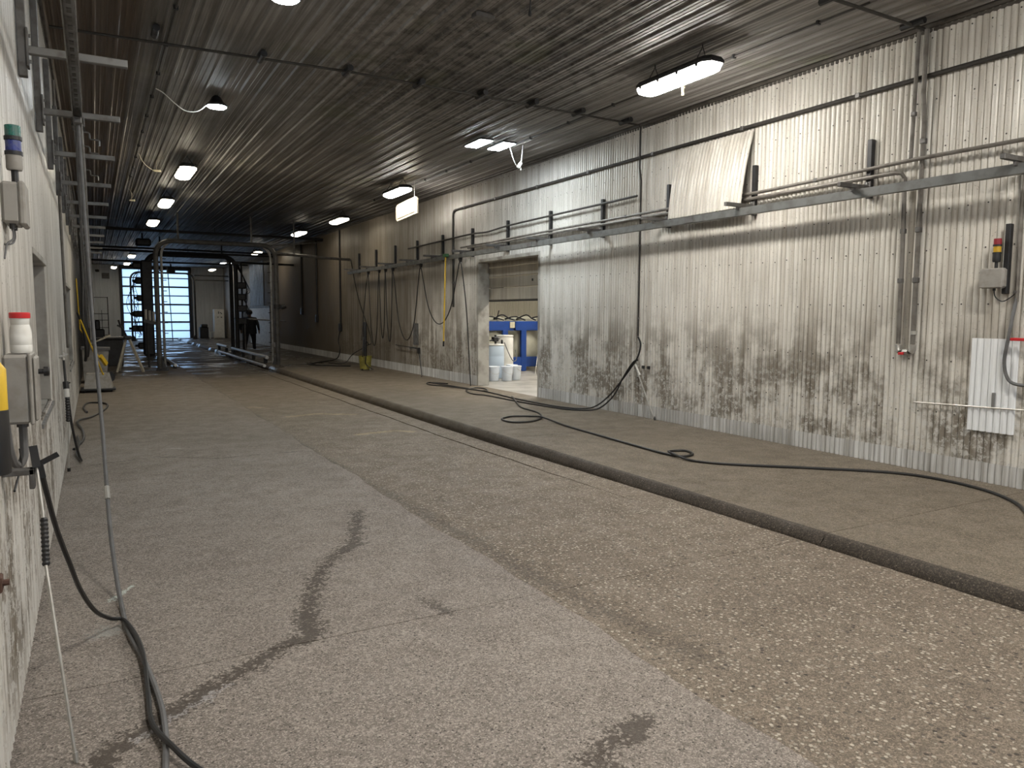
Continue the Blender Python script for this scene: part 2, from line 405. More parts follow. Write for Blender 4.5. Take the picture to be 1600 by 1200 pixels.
# sheet screws near the camera
sc = MB()
for zz in (.75, 1.33, 1.93, 2.52, 2.95, 3.62, 4.12, 4.80):
    yy = 2.4
    while yy < 17:
        if not (DY0-.05 < yy < DY1+.05 and zz < DZ+.05):
            sc.lathe([(.008, .0), (.008, -.004), (.004, -.008)], (XR-2*AMP-.006, yy+random.uniform(-.01, .01), zz+random.uniform(-.015, .015)), 6, 'x')
        yy += PITCHW*random.choice((3, 3, 4))
tag(sc.build('sheet_screws', M_condd, wall_right), kind='stuff')
wl = MB()
WIN = [(6.25, 7.85, 1.02, 2.22), (13.4, 15.9, .93, 2.22)]
ya = Y0
for (a, b, z0, z1) in WIN:
    wl.box(XL-.25, ya, -.3, XL, a, HC); wl.box(XL-.25, a, -.3, XL, b, z0); wl.box(XL-.25, a, z1, XL, b, HC); ya = b
wl.box(XL-.25, ya, -.3, XL, YF, HC)
wall_left = struct(wl, 'wall_left', M_jamb, False)
ya = Y0
for (a, b, z0, z1) in WIN:
    sheets(wall_left, 'y', XL, 1, ya, a, .03, HC-.03, M_wallL, 12)
    sheets(wall_left, 'y', XL, 1, a, b, .03, z0, M_wallL, 12); sheets(wall_left, 'y', XL, 1, a, b, z1, HC-.03, M_wallL, 12); ya = b
sheets(wall_left, 'y', XL, 1, ya, YF-.02, .03, HC-.03, M_wallL, 12)
M_wglass = NT('dusty_window_glass').bsdf((.05, .055, .06), .25, 0)
for i, (a, b, z0, z1) in enumerate(WIN):
    wd = MB(); wd.box(XL-.19, a+.03, z0+.03, XL-.17, b-.03, z1-.03)
    w_ = struct(wd, 'window_%d' % (i+1), M_wglass, False)
    fr = MB()
    for q in ((a, z0, b, z0+.05), (a, z1-.05, b, z1), (a, z0, a+.05, z1), (b-.05, z0, b, z1), ((a+b)/2-.025, z0, (a+b)/2+.025, z1)): fr.box(XL-.2, q[0], q[1], XL-.14, q[2], q[3], .005)
    fr.build('window_frame', M_jamb, w_)
    tr = MB(); tr.box(XL-.14, b-.012, z0, XL+.028, b+.03, z1, .004); tr.box(XL-.14, a-.03, z1-.012, XL+.045, b+.03, z1+.035, .004); tr.box(XL-.14, a-.03, z0, XL+.026, a+.012, z1, .004)
    tr.build('jamb_trim', M_jamb, w_)
    si = MB(); si.prism([(XL-.15, z0+.01), (XL+.05, z0-.02), (XL+.05, z0-.05), (XL-.15, z0-.03)], a-.03, b+.05, 'y'); si.build('window_sill', M_galv, w_)
    gu = MB(); gu.prism([(b-.02, z0-.05), (b+.05, z0-.05), (b+.02, z0-.13), (b-.3, z0-.28)], XL+.022, XL+.034, 'x'); gu.build('bent_flashing', M_galv, w_)
# far end wall with its glazed overhead door
FX0, FX1, FZ = 1.68, 5.80, 4.72
wf = MB(); wf.box(XL-.25, YF, -.3, FX0, YF+.25, HC); wf.box(FX1, YF, -.3, XR+.25, YF+.25, HC); wf.box(FX0, YF, FZ, FX1, YF+.25, HC)
wall_far = struct(wf, 'wall_far', M_trim, False)
sheets(wall_far, 'x', YF, -1, XL+.02, FX0-.12, .02, HC-.02, M_wallF); sheets(wall_far, 'x', YF, -1, FX1+.12, XR-.02, .05, HC-.02, M_wallF)
t = MB(); t.box(FX0-.14, YF-.06, 0, FX0, YF+.1, FZ+.05, .01); t.box(FX1, YF-.06, 0, FX1+.14, YF+.1, FZ+.05, .01); t.box(FX0-.14, YF-.06, FZ, FX1+.14, YF+.1, FZ+.14, .01)
struct(t, 'trim_1', M_dark)
g = NT('frosted_door_pane'); tr_ = g.n('BsdfTransparent'); tr_.inputs[0].default_value = (.86, .93, 1, 1); tl = g.n('BsdfTranslucent'); tl.inputs[0].default_value = (.85, .92, 1, 1)
gl = g.n('BsdfGlossy'); gl.inputs['Roughness'].default_value = .25
mx = g.n('MixShader'); mx.inputs[0].default_value = .5; g.t.links.new(tr_.outputs[0], mx.inputs[1]); g.t.links.new(tl.outputs[0], mx.inputs[2])
mx2 = g.n('MixShader'); mx2.inputs[0].default_value = .05; g.t.links.new(mx.outputs[0], mx2.inputs[1]); g.t.links.new(gl.outputs[0], mx2.inputs[2])
g.t.links.new(mx2.outputs[0], g.out.inputs[0]); M_pane = g.mat
M_door = worn('dark_door_rail', (.05, .052, .056), .4, .5, .4)
def glazed_door(nm, y, x0, x1, zt, rows):
    d = MB(); d.box(x0, y+.02, 0, x0+.06, y+.07, zt, .006); d.box(x1-.06, y+.02, 0, x1, y+.07, zt, .006)
    d.box(x0, y+.02, .0, x1, y+.07, .09, .006); d.box(x0, y+.02, zt-.06, x1, y+.07, zt, .006)
    dr = struct(d, nm, M_door); h = zt/rows
    for k in range(rows):
        pm = MB(); pm.box(x0+.05, y+.035, k*h+.03, x1-.05, y+.05, (k+1)*h-.03); pm.build('pane', M_pane, dr, False)
        if k:
            rl = MB(); th = .035 if k % 2 else .055; rl.box(x0+.05, y+.015, k*h-th, x1-.05, y+.075, k*h+th, .006); rl.build('section_rail', M_door, dr)
    return dr
glazed_door('door_1', YF+.05, FX0, FX1, FZ, 8)
# near end wall behind the viewer, with the same kind of door
wn = MB(); wn.box(XL-.25, Y0-.25, -.3, FX0, Y0, HC); wn.box(FX1, Y0-.25, -.3, XR+.25, Y0, HC); wn.box(FX0, Y0-.25, FZ, FX1, Y0, HC)
wall_near = struct(wn, 'wall_near', M_wallF, False)
glazed_door('door_2', Y0-.15, FX0, FX1, FZ, 8)
# outside yard
yd = MB(); yd.box(-60, YF+.3, -.2, 70, YF+120, -.05); struct(yd, 'ground_yard', worn('pale_gravel_yard', (.55, .57, .60), .9), False)
yd = MB(); yd.box(-60, Y0-120, -.2, 70, Y0-.3, -.05); struct(yd, 'ground_forecourt', worn('pale_gravel_forecourt', (.55, .57, .60), .9), False)

# ceiling: ribbed liner panels
cb = MB(); cb.box(XL-.25, Y0-.25, HC+.03, XR+.25, YF+.25, HC+.2); ceiling = struct(cb, 'ceiling', M_trim, False)
def ceil_panel_mesh(w, L):
    per = .2286; prof = []; x = 0
    while x < w-1e-6:
        for dx, dz in ((0, 0), (.012, 0), (.028, -.022), (.052, -.022), (.068, 0), (.104, 0), (.110, -.005), (.124, -.005), (.130, 0), (.166, 0), (.172, -.005), (.186, -.005), (.192, 0)):
            if x+dx <= w: prof.append((x+dx, dz))
        x += per
    prof.append((w, 0)); vs = []; fs = []
    for px, pz in prof: vs += [(px, 0, pz), (px, L, pz)]
    for i in range(len(prof)-1): fs.append((2*i, 2*i+1, 2*i+3, 2*i+2))
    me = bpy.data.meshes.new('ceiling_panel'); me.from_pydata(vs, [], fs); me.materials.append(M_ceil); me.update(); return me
PW = .9144; LP = 6.4; cm = {}
xs = XL+.02
while xs < XR-.03:
    w = min(PW, XR-.02-xs); ys = Y0
    if round(w, 3) not in cm: cm[round(w, 3)] = ceil_panel_mesh(w, LP)
    while ys < YF-.01:
        o = bpy.data.objects.new('ceiling_panel', cm[round(w, 3)]); COL.objects.link(o); o.parent = ceiling
        o.location = (xs, ys, HC+random.uniform(-.004, .004)); ys += LP-.02
        if ys+LP > YF+.2: ys = min(ys, YF-LP+.1) if ys < YF-.5 else YF+1
    xs += w
t = MB(); t.box(XR-.07, Y0, HC-.05, XR-.001, YF, HC-.0, .005); t.box(XR-.035, Y0, HC-.085, XR-.001, YF, HC-.05, .004); struct(t, 'trim_2', M_trim)
t = MB(); t.box(XL+.001, Y0, HC-.05, XL+.07, YF, HC, .005); t.box(XL+.001, Y0, HC-.10, XL+.04, YF, HC-.05, .004); struct(t, 'trim_3', M_trim)

# floor: concrete slabs with joints; sunken lane, raised strip on the right
fb = MB(); fb.box(XL-.25, Y0-.25, -.4, XR+.25, YF+.25, -.12); floor = struct(fb, 'floor', M_joint, False)
JY = [Y0, -1.95, 3.99, 9.95, 15.9, 21.8, 27.7, 33.6, 39.5, 45.4, 51.3, YF]
def sst(a, b, x): t = max(0, min(1, (x-a)/(b-a))); return t*t*(3-2*t)
def lane_z(y): return -.004-.055*sst(4.5, 10, y)
G = .0035
def edge_wob(y): return .018*math.sin(y*1.7+.4)+.012*math.sin(y*4.1)+.008*math.sin(y*9.7)
def slab(name, xa, xb, ya, yb, zf, mat, nx=2, ny=14, wl_=None, wr_=None):
    vs = []; fs = []; X = lambda i, y: (xa+(wl_(y) if wl_ else 0))*(1-i/nx)+(xb+(wr_(y) if wr_ else 0))*(i/nx)
    for j in range(ny+1):
        y = ya+G+(yb-ya-2*G)*j/ny
        for i in range(nx+1): vs.append((X(i, y), y, zf(X(i, y), y)))
    n = (nx+1)*(ny+1)
    for j in range(ny+1):
        y = ya+G+(yb-ya-2*G)*j/ny
        for i in range(nx+1): vs.append((X(i, y), y, -.15))
    r = nx+1
    for j in range(ny):
        for i in range(nx): a = j*r+i; fs.append((a, a+1, a+1+r, a+r))
        a = j*r; fs.append((a, a+r, a+r+n, a+n)); a = j*r+nx; fs.append((a, a+n, a+r+n, a+r))
    for i in range(nx): fs.append((i, i+n, i+1+n, i+1)); a = ny*r+i; fs.append((a, a+1, a+1+n, a+n))
    return MB().add(vs, fs).build(name, mat, floor, True, 40)
for ya, yb in zip(JY[:-1], JY[1:]):
    slab('walkway_slab', XL, XE, ya, yb, lambda x, y: 0, M_floorL, 2, 40, None, edge_wob)
    slab('lane_slab', XE+.006, XC-.36, ya, yb, lambda x, y: lane_z(y), M_lane, 4, 40, edge_wob, lambda y: .5*edge_wob(y+3))
    slab('gutter_strip', XC-.352, XC+.3, ya, yb, lambda x, y: lane_z(y)+.010-.012*sst(9, 5, y), M_lane, 1, 20, lambda y: .5*edge_wob(y+3))
JR = [Y0, -2.0, 3.80, 9.6, 15.5, 21.4, 27.3, 33.2, 39.1, 45, 50.9, YF]
for ya, yb in zip(JR[:-1], JR[1:]):
    slab('raised_slab', XC+.105, XR, ya, yb, lambda x, y: HR, M_floorR, 2, 10)
    vs = []; fs = []; prof = [(.0, -.12), (.005, -.01), (.012, .015), (.040, .048), (.062, HR-.012), (.085, HR-.002), (.105, HR)]; ny = 70
    for j in range(ny+1):
        y = ya+G+(yb-ya-2*G)*j/ny
        for k, (px, pz) in enumerate(prof):
            jt = .006 if 0 < k < 6 else 0
            vs.append((XC+px+random.uniform(-jt, jt), y, pz+random.uniform(-jt, jt)*.6))
    n = len(prof)
    for j in range(ny):
        for k in range(n-1): a = j*n+k; fs.append((a, a+n, a+n+1, a+1))
    MB().add(vs, fs).build('curb_edge', M_curb, floor, True, 60)

# doorway in the right wall: jambs, part-raised sectional door
t = MB(); t.box(XR-.035, DY1-.03, HR, XR+.262, DY1+.06, DZ+.05, .005); struct(t, 'trim_4', M_jamb)
t = MB(); t.box(XR-.035, DY0-.06, HR, XR+.262, DY0+.03, DZ+.05, .005); struct(t, 'trim_5', M_jamb)
t = MB(); t.box(XR-.034, DY0-.06, DZ-.03, XR+.261, DY1+.06, DZ+.049, .005); struct(t, 'trim_6', M_jamb)
M_sect = wall_mat('grimy_door_section', (.42, .385, .32), (.22, .195, .155), .8, False, False)
d3 = thing('door_3', None, None, (XR+.30, (DY0+DY1)/2, 2.13)); d3['kind'] = 'structure'
zs = [2.13, 2.42, 2.67, 2.90, DZ+.15]
for k in range(4):
    s_ = MB(); s_.box(XR+.265, DY0-.1, zs[k]+.006, XR+.31, DY1+.1, zs[k+1]-.006, .012); s_.build('door_section', M_sect, d3)
s_ = MB(); s_.box(XR+.262, DY0-.05, zs[0]-.03, XR+.305, DY1+.05, zs[0]+.004, .006); s_.build('bottom_seal', M_black, d3)
s_ = MB(); s_.bar((XR+.262, 13.9, 2.55), (XR+.24, 13.9, 2.55), .03, .05); s_.build('pull_handle', M_dark, d3)
# far low panel door on the right wall
d4 = MB(); d4.box(XR-.05, FD0, HR, XR-.02, FD1, 2.10, .01); d4o = struct(d4, 'door_4', worn('dull_white_door', (.55, .54, .50), .5, 0, .5))
f4 = MB(); f4.box(XR-.07, FD0-.08, HR, XR-.02, FD0, 2.18, .01); f4.box(XR-.07, FD1, HR, XR-.02, FD1+.08, 2.18, .01); f4.box(XR-.07, FD0-.08, 2.10, XR-.02, FD1+.08, 2.18, .01); f4.build('door_frame', M_trim, d4o)

# store room behind the doorway
SX0, SX1, SY0, SY1, SH = XR+.25, 14.5, 12.0, 23.0, 4.2
f = MB(); f.box(SX0-.26, SY0, -.2, SX1, SY1, HR-.005); struct(f, 'floor_store_room', M_floorS, False)
b = MB(); b.box(SX0, SY1, 0, SX1, SY1+.2, SH); wsr = struct(b, 'wall_store_room_back', M_trim, False); sheets(wsr, 'x', SY1, -1, SX0, SX1, HR, SH, worn('cream_sheet', (.62, .58, .48), .5, 0, .3, (.45, .41, .33), 1))
b = MB(); b.box(SX1, SY0, 0, SX1+.2, SY1, SH); struct(b, 'wall_store_room_side', worn('cream_wall', (.6, .56, .47), .6), False)
b = MB(); b.box(SX0, SY0-.2, 0, SX1, SY0, SH); struct(b, 'wall_store_room_front', worn('cream_wall_near', (.6, .56, .47), .6), False)
b = MB(); b.box(SX0-.02, SY0, SH, SX1, SY1, SH+.15); struct(b, 'ceiling_store_room', M_white, False)

# ================================================================== LIGHT FITTINGS
def tube_light_proto():
    t = thing('tube_light_fitting', 'x', 'light fitting')
    L, w = 1.32, .30
    b = MB()
    def ring(l, ww, z, c):
        x, y = ww/2, l/2
        return [(-x+c, -y, z), (x-c, -y, z), (x, -y+c*1.3, z), (x, y-c*1.3, z), (x-c, y, z), (-x+c, y, z), (-x, y-c*1.3, z), (-x, -y+c*1.3, z)]
    def loft(b, rings):
        n = 8; vs = [p for r in rings for p in r]; fs = []
        for i in range(len(rings)-1):
            for k in range(n): k2 = (k+1) % n; fs.append((i*n+k, i*n+k2, (i+1)*n+k2, (i+1)*n+k))
        fs.append(tuple(range(n))[::-1]); fs.append(tuple((len(rings)-1)*n+k for k in range(n))); b.add(vs, fs)
    loft(b, [ring(L+.03, w+.03, .0, .07), ring(L+.03, w+.03, .03, .07), ring(L-.03, w-.03, .075, .06)]); hs_ = b.build('housing', M_dark, t, True, 25)
    d = MB(); loft(d, [ring(L-.16, w-.12, -.075, .05), ring(L-.03, w-.02, -.045, .07), ring(L, w, -.002, .07)]); d.build('diffuser', M_lensw, t, True, 25)
    for sy in (-.5, -.17, .17, .5):
        for sx in (-1, 1): c = MB(); c.box(sx*(w/2+.008), sy-.02, -.03, sx*(w/2+.02), sy+.02, .045, .003); c.build('latch', M_dark, hs_)
    for sy in (-.42, .42):
        h = MB(); h.tube([(-.13, sy-.05, .07), (-.01, sy, .22), (0, sy, .24)], .006, 6); h.tube([(.13, sy+.05, .07), (.01, sy, .22), (0, sy, .24)], .006, 6); h.tube([(0, sy, .23), (0, sy, .30)], .008, 6); h.build('hanger', M_dark, t)
    return t
tl0 = tube_light_proto(); n_tl = 0
def tube_light(x, y, z, label, lens=None, rz=0):
    global n_tl
    o = tl0 if n_tl == 0 else copy_tree(tl0); n_tl += 1
    o.location = (x, y, z); o.rotation_euler = (0, 0, rz); o['label'] = label; o['group'] = 'tube light fittings under the ceiling'
    for ch in o.children:
        if ch.name.startswith('diffuser') and lens:
            me = ch.data.copy(); me.materials.clear(); me.materials.append(lens); ch.data = me
    return o
tube_light(6.28, 7.15, 4.66, 'large lit tube light hanging nearest the viewer beside the right wall')
tube_light(6.38, 17.0, 4.68, 'lit tube light with bare strip and its cover dangling below it')
tube_light(6.70, 22.9, 4.66, 'warm lit tube light, next one past the fitting with the dangling cover', M_lenswy)
tube_light(6.52, 27.3, 4.66, 'warm lit tube light near the dark end of the right wall', M_lenswy)
tube_light(6.75, 36.5, 4.62, 'lit tube light above the dark walking person', M_lenswy)
tube_light(6.75, 51.5, 4.58, 'small lit tube light above the far white wall right of the glazed door', M_lenswy)
tube_light(1.76, 16.9, 4.68, 'lit tube light in the left row, first past the round lamp', M_lensm)
tube_light(1.77, 21.8, 4.68, 'lit tube light in the left row, second past the round lamp', M_lensm)
tube_light(1.77, 26.7, 4.68, 'lit tube light in the left row, third past the round lamp', M_lenswy)
tube_light(1.77, 42.0, 4.62, 'lit tube light in the left row, just above the thick dark column', M_lenswy)
tube_light(1.77, 48.2, 4.60, 'lit tube light in the left row over the top left of the glazed door', M_lenswy)
tube_light(1.20, 52.5, 4.60, 'lit tube light in front of the far wall vent', M_lenswy)
tube_light(1.76, 2.6, 4.68, 'tube light in the left row above and behind the viewer')
tube_light(6.30, 1.9, 4.68, 'tube light in the right row above and behind the viewer')
tube_light(1.76, -3.2, 4.68, 'tube light in the left row by the near door')
tube_light(6.30, -3.2, 4.68, 'tube light in the right row by the near door')
# store room lamp
tube_light(11.2, 17.5, 3.89, 'tube light on the store room ceiling, farther from the doorway', M_lenss)
tube_light(10.2, 14.2, 3.89, 'tube light on the store room ceiling, nearer the doorway', M_lenss)
# dangling cover
t = thing('dangling_light_cover', 'cream plastic light cover dangling below a lit fitting by the right wall', 'light cover', (6.72, 17.2, 4.25))
b = MB(); b.prism([(16.55, 4.16), (17.85, 4.10), (17.95, 4.16), (17.95, 4.44), (17.85, 4.50), (16.65, 4.55), (16.55, 4.50)], 6.70, 6.735, 'x'); b.build('cover_shell', M_cream, t)
b = MB(); b.prism([(16.68, 4.21), (17.80, 4.16), (17.80, 4.42), (16.72, 4.48)], 6.685, 6.70, 'x'); b.build('raised_panel', M_cream, t)
b = MB(); b.tube([(6.72, 16.75, HC-.02), (6.72, 16.75, 4.52)], .004, 5); b.build('safety_cord', M_white, t)
# led heads
def led_pair(x, y, z, label, dx=.23, lens=None):
    t = thing('led_lamp', label, 'light fitting', (x, y, z))
    for s in (-1, 1):
        b = MB(); b.box(x+s*dx-.14, y-.34, z, x+s*dx+.14, y+.34, z+.03, .01); b.build('lamp_housing', M_dark, t)
        b = MB(); b.box(x+s*dx-.12, y-.31, z-.012, x+s*dx+.12, y+.31, z+.001, .004); b.build('lens', lens or M_led, t)
    b = MB(); b.box(x-dx-.1, y-.03, z+.03, x+dx+.1, y+.03, z+.045); b.tube([(x, y, z+.04), (x, y, HC)], .02, 8); b.build('mount', M_dark, t)
    return t
t = led_pair(6.36, 12.2, 4.84, 'pair of bright led panels side by side on the ceiling by the right wall')
b = MB(); b.tube(spline([(6.70, 12.1, 4.86), (6.80, 12.15, 4.66), (6.90, 12.2, 4.54), (6.96, 12.2, 4.52), (7.0, 12.2, 4.56), (7.02, 12.2, 4.70), (7.04, 12.2, HC-.02)], 5), .008, 6); b.build('power_cord', M_white, t)
b = MB(); b.bar((6.94, 12.2, 4.50), (7.01, 12.2, 4.60), .04, .05); b.bar((6.99, 12.2, 4.52), (7.0, 12.2, 4.46), .02, .02); b.build('plug', M_white, t)
led_pair(6.7, 44.8, 4.60, 'pair of bright led panels at the top of the second wash arch', .23, M_leddim)
def led_round(x, y, z, label):
    t = thing('round_led_lamp', label, 'light fitting', (x, y, z))
    b = MB(); b.lathe([(.145, 0), (.15, .02), (.10, .06), (.06, .13), (.02, .16), (.02, HC-z)], (x, y, z), 20); b.build('lamp_housing', M_dark, t)
    b = MB(); b.lathe([(.02, -.016), (.125, -.012), (.14, .002)], (x, y, z), 20); b.build('lens', M_led, t)
    return t
t = led_round(1.68, 11.8, 4.78, 'bright round led lamp with dangling cord on the left of the ceiling')
b = MB(); b.tube(spline([(.88, 11.75, HC-.03), (.98, 11.76, 4.86), (1.12, 11.76, 4.74), (1.26, 11.78, 4.66), (1.42, 11.8, 4.68), (1.55, 11.8, 4.79), (1.60, 11.8, 4.84)], 5), .007, 6); b.build('power_cord', M_white, t)
led_round(1.72, 7.55, 4.80, 'round led lamp at the top edge of the view')

# ================================================================== RIGHT WALL FITTINGS
WF = XR-2*AMP-.008            # face of the right wall sheets
def pipe_thing(name, label, cat, pts, r, mat, n=8, clips=None, clipmat=None, smooth_pts=0, cap=True):
    if not clips:
        return tag(MB().tube(spline(pts, smooth_pts) if smooth_pts else pts, r, n).build(name, mat), label, cat)
    t = thing(name, label, cat, pts[0])
    MB().tube(spline(pts, smooth_pts) if smooth_pts else pts, r, n).build('pipe', mat, t)
    for c in clips:
        b = MB(); b.box(c[0]-r*1.12, c[1]-r*1.12, c[2]-r*1.12, c[0]+r, c[1]+r*1.12, c[2]+r*1.12, .006); b.build('pipe_clip', clipmat or M_strut, t)
    return t
RB = [3.95+1.745*k for k in range(13)]
# the rail
t = thing('wall_rail', 'long grey steel rail held off the right wall on stub arms', 'rail', (7.70, 2.0, 3.2))
b = MB(); b.box(7.665, 2.0, 3.145, 7.735, 25.3, 3.155, .002); b.box(7.665, 2.0, 3.235, 7.735, 25.3, 3.245, .002); b.box(7.662, 2.0, 3.145, 7.672, 25.3, 3.245, .002); b.build('channel', worn('grimy_rail_steel', (.19, .195, .19), .42, .5, .6, (.09, .085, .075), 6), t)
for k, y in enumerate((3.1, 8.4, 13.0, 18.2)):
    s_ = MB(); s_.box(7.652, y-.09, 3.15, 7.664, y+.09, 3.24, .002); s_.build('splice_plate', M_strut, t)
# brackets
def rail_bracket():
    t = thing('rail_bracket', 'x', 'bracket')
    b = MB(); b.box(-.065, -.028, 3.17, -.0, .028, 3.84, .004); b.build('upright', M_dark, t)
    b = MB(); b.box(-.575, -.024, 3.262, -.05, .024, 3.312, .004); b.build('arm', M_strut, t)
    b = MB(); b.box(-.075, -.04, 3.22, -.062, .04, 3.36, .003); pl_ = b.build('plate', M_strut, t)
    for z in (3.24, 3.34): c = MB(); c.lathe([(.012, 0), (.012, -.012)], (-.075, 0, z), 6, 'x'); c.build('bolt', M_galv, pl_)
    b = MB(); b.box(-.37, -.012, 3.22, -.29, .012, 3.27, .002); b.build('hanger_tab', M_strut, t)
    return t
rb0 = rail_bracket()
for k, y in enumerate(RB):
    o = rb0 if k == 0 else copy_tree(rb0); o.location = (WF, y, 0)
    o['label'] = ('rail bracket on the right wall, %s from the camera' % ORD[k]) if k != 12 else 'rail bracket at the far end of the right wall rail'
    o['group'] = 'rail brackets along the right wall'
# loose hanging sheet
vs = []; fs = []; A_ = csteps(1.5); n = len(A_)-1
for a in A_:
    a = 7.50+a; d = -corr(a-7.50); sh = (a-7.50)
    for k in range(5):
        f_ = k/4; vs.append((WF-.03+d-.19*f_-.03*math.sin(f_*3.1)+.02*sh*f_, a+.02*f_, 4.325-1.05*f_))
for i in range(n):
    for k in range(4): q = i*5+k; fs.append((q, q+1, q+6, q+5))
tag(MB().add(vs, fs).build('loose_sheet', M_wallR, None, True, 60), 'loose corrugated sheet leaning out from the right wall over the rail', 'metal sheet')
# upper conduit with drop
ZP = 4.385
pipe_thing('wall_pipe', 'long dark pipe running high along the right wall and turning down past the side door', 'pipe',
  [(WF-.03, 1.0, ZP), (WF-.03, 17.13, ZP), (WF-.03, 17.22, ZP-.02), (WF-.03, 17.27, ZP-.08), (WF-.03, 17.28, ZP-.16), (WF-.03, 17.28, 1.98)], .026, M_condd, 8,
  [(WF-.03, y, ZP) for y in (2.2, 3.9, 5.9, 7.7, 9.6, 11.4, 13.2, 15.0, 16.6)]+[(WF-.03, 17.28, 2.6)])
pipe_thing('thin_wall_pipe', 'thin dark pipe strung over the bracket uprights above the side door', 'pipe', [(WF-.085, 9.92, 3.76), (WF-.085, 12.6, 3.735), (WF-.085, 14.37, 3.715), (WF-.085, 15.3, 3.675), (WF-.085, 16.15, 3.70), (WF-.085, 17.9, 3.68), (WF-.085, 19.66, 3.66), (WF-.085, 20.2, 3.66)], .02, M_condd, 8, smooth_pts=4)
pipe_thing('water_pipe', 'brown water pipe along the right wall above the rail, reaching the frame edge', 'pipe', [(WF-.09, 1.5, 3.50), (WF-.09, 5.1, 3.51), (WF-.09, 7.2, 3.46), (WF-.09, 12.0, 3.45), (WF-.09, 16.7, 3.42)], .022, M_cond, 8, [(WF-.09, 3.0, 3.505), (WF-.09, 6.4, 3.48), (WF-.09, 10.2, 3.455)])
pipe_thing('lower_water_pipe', 'brown pipe under the water pipe, turning down the right wall to a valve', 'pipe',
  [(WF-.092, 16.3, 3.385), (WF-.092, 7.5, 3.39), (WF-.092, 5.34, 3.40), (WF-.085, 5.27, 3.385), (WF-.05, 5.25, 3.33), (WF-.035, 5.24, 2.4), (WF-.035, 5.235, 1.49)], .024, M_cond, 8, [(WF-.035, 5.245, z) for z in (2.75, 2.2)])
pipe_thing('riser_pipe', 'tall brown riser pipe from ceiling down the right wall beside its twin', 'pipe', [(WF-.085, 5.06, 4.86), (WF-.085, 5.065, 4.2), (WF-.035, 5.07, 3.9), (WF-.035, 5.065, 1.49)], .026, M_cond, 8, [(WF-.035, 5.065, z) for z in (3.7, 2.75, 2.2)])
pipe_thing('short_riser_pipe', 'short brown riser pipe from ceiling to the water pipe on the right wall', 'pipe', [(WF-.085, 5.15, 4.86), (WF-.085, 5.17, 3.53)], .022, M_cond, 8, [(WF-.085, 5.16, 4.0)])
t = thing('pipe_valve', 'pale U-shaped valve with red handle joining the two riser pipes', 'valve', (WF-.035, 5.15, 1.42))
for y in (5.06, 5.235): b = MB(); b.tube([(WF-.035, y, 1.48), (WF-.035, y, 1.43), (WF-.035, y+(.02 if y < 5.1 else -.02), 1.405)], .033, 10); b.build('elbow', M_steel, t)
b = MB(); b.tube([(WF-.035, 5.07, 1.405), (WF-.035, 5.225, 1.405)], .02, 8); b.build('cross_pipe', M_condd, t)
b = MB(); b.tube([(WF-.035, 5.11, 1.405), (WF-.035, 5.17, 1.405)], .031, 8); b.build('valve_body', M_steel, t)
b = MB(); b.box(WF-.09, 5.14, 1.37, WF-.065, 5.20, 1.40, .005); b.build('valve_handle', M_red, t)
b = MB(); b.tube([(WF-.035, 5.06, 1.60), (WF-.035, 5.06, 1.64)], .036, 10); b.build('union_nut', M_steel, t)
# pipe drop at the transverse ceiling pipe
pipe_thing('ceiling_pipe', 'thin dark pipe crossing the whole ceiling and dropping down the right wall', 'pipe', [(XL+.1, 9.75, HC-.06), (3, 9.6, HC-.06), (7.85, 9.85, HC-.06), (WF-.085, 9.86, HC-.09), (WF-.08, 9.87, HC-.16), (WF-.08, 9.87, 4.2), (WF-.045, 9.87, 4.0), (WF-.045, 9.87, 1.45)], .016, M_condd, 8,
   [(WF-.045, 9.87, z) for z in (2.95, 2.35, 1.75)])
t = thing('ceiling_cross_pipe', 'dark pipe crossing the ceiling to the twin risers at the right wall', 'pipe', (4, 5.1, HC-.06))
b = MB(); b.tube([(XL+.1, 5.0, HC-.06), (7.9, 5.1, HC-.06), (WF-.035, 5.1, HC-.08)], .018, 8); b.build('pipe', M_condd, t)
for x in (1.2, 3.0, 4.8, 6.4, 7.7): b = MB(); b.tube([(x, 4.96, HC-.05), (x, 5.22, HC-.05)], .035, 8); b.build('ceiling_clamp', M_dark, t)
for i, (x, y) in enumerate(((.72, 9.36), (1.9, 9.62), (2.95, 9.6), (3.95, 9.65), (4.9, 9.67), (5.75, 9.7), (6.6, 9.74), (7.55, 9.8))):
    c = MB(); c.tube([(x, y-.14, HC-.05), (x, y+.14, HC-.05)], .04, 10); c.box(x-.02, y-.02, HC-.09, x+.02, y+.02, HC-.02, .004)
    tag(c.build('ceiling_clamp', M_dark), 'black clamp on the thin ceiling pipe, %s counting from the left wall' % ORD[i], 'clamp', 'black clamps along the ceiling pipe')
for i, (x, y0, y1) in enumerate(((.86, 2, 20), (6.85, 5, 20))):
    t = thing('ceiling_conduit', ('dark conduit running down the hall over the left lamps', 'dark conduit running down the hall over the right lamps')[i], 'conduit', (x, y0, HC-.03))
    b = MB(); b.tube([(x, y0, HC-.035), (x, y1, HC-.035)], .012, 6); b.build('pipe', M_condd, t)
    yy = y0+.6
    while yy < y1: c = MB(); c.box(x-.025, yy-.015, HC-.055, x+.025, yy+.015, HC-.01, .003); c.build('pipe_clip', M_dark, t); yy += 1.2
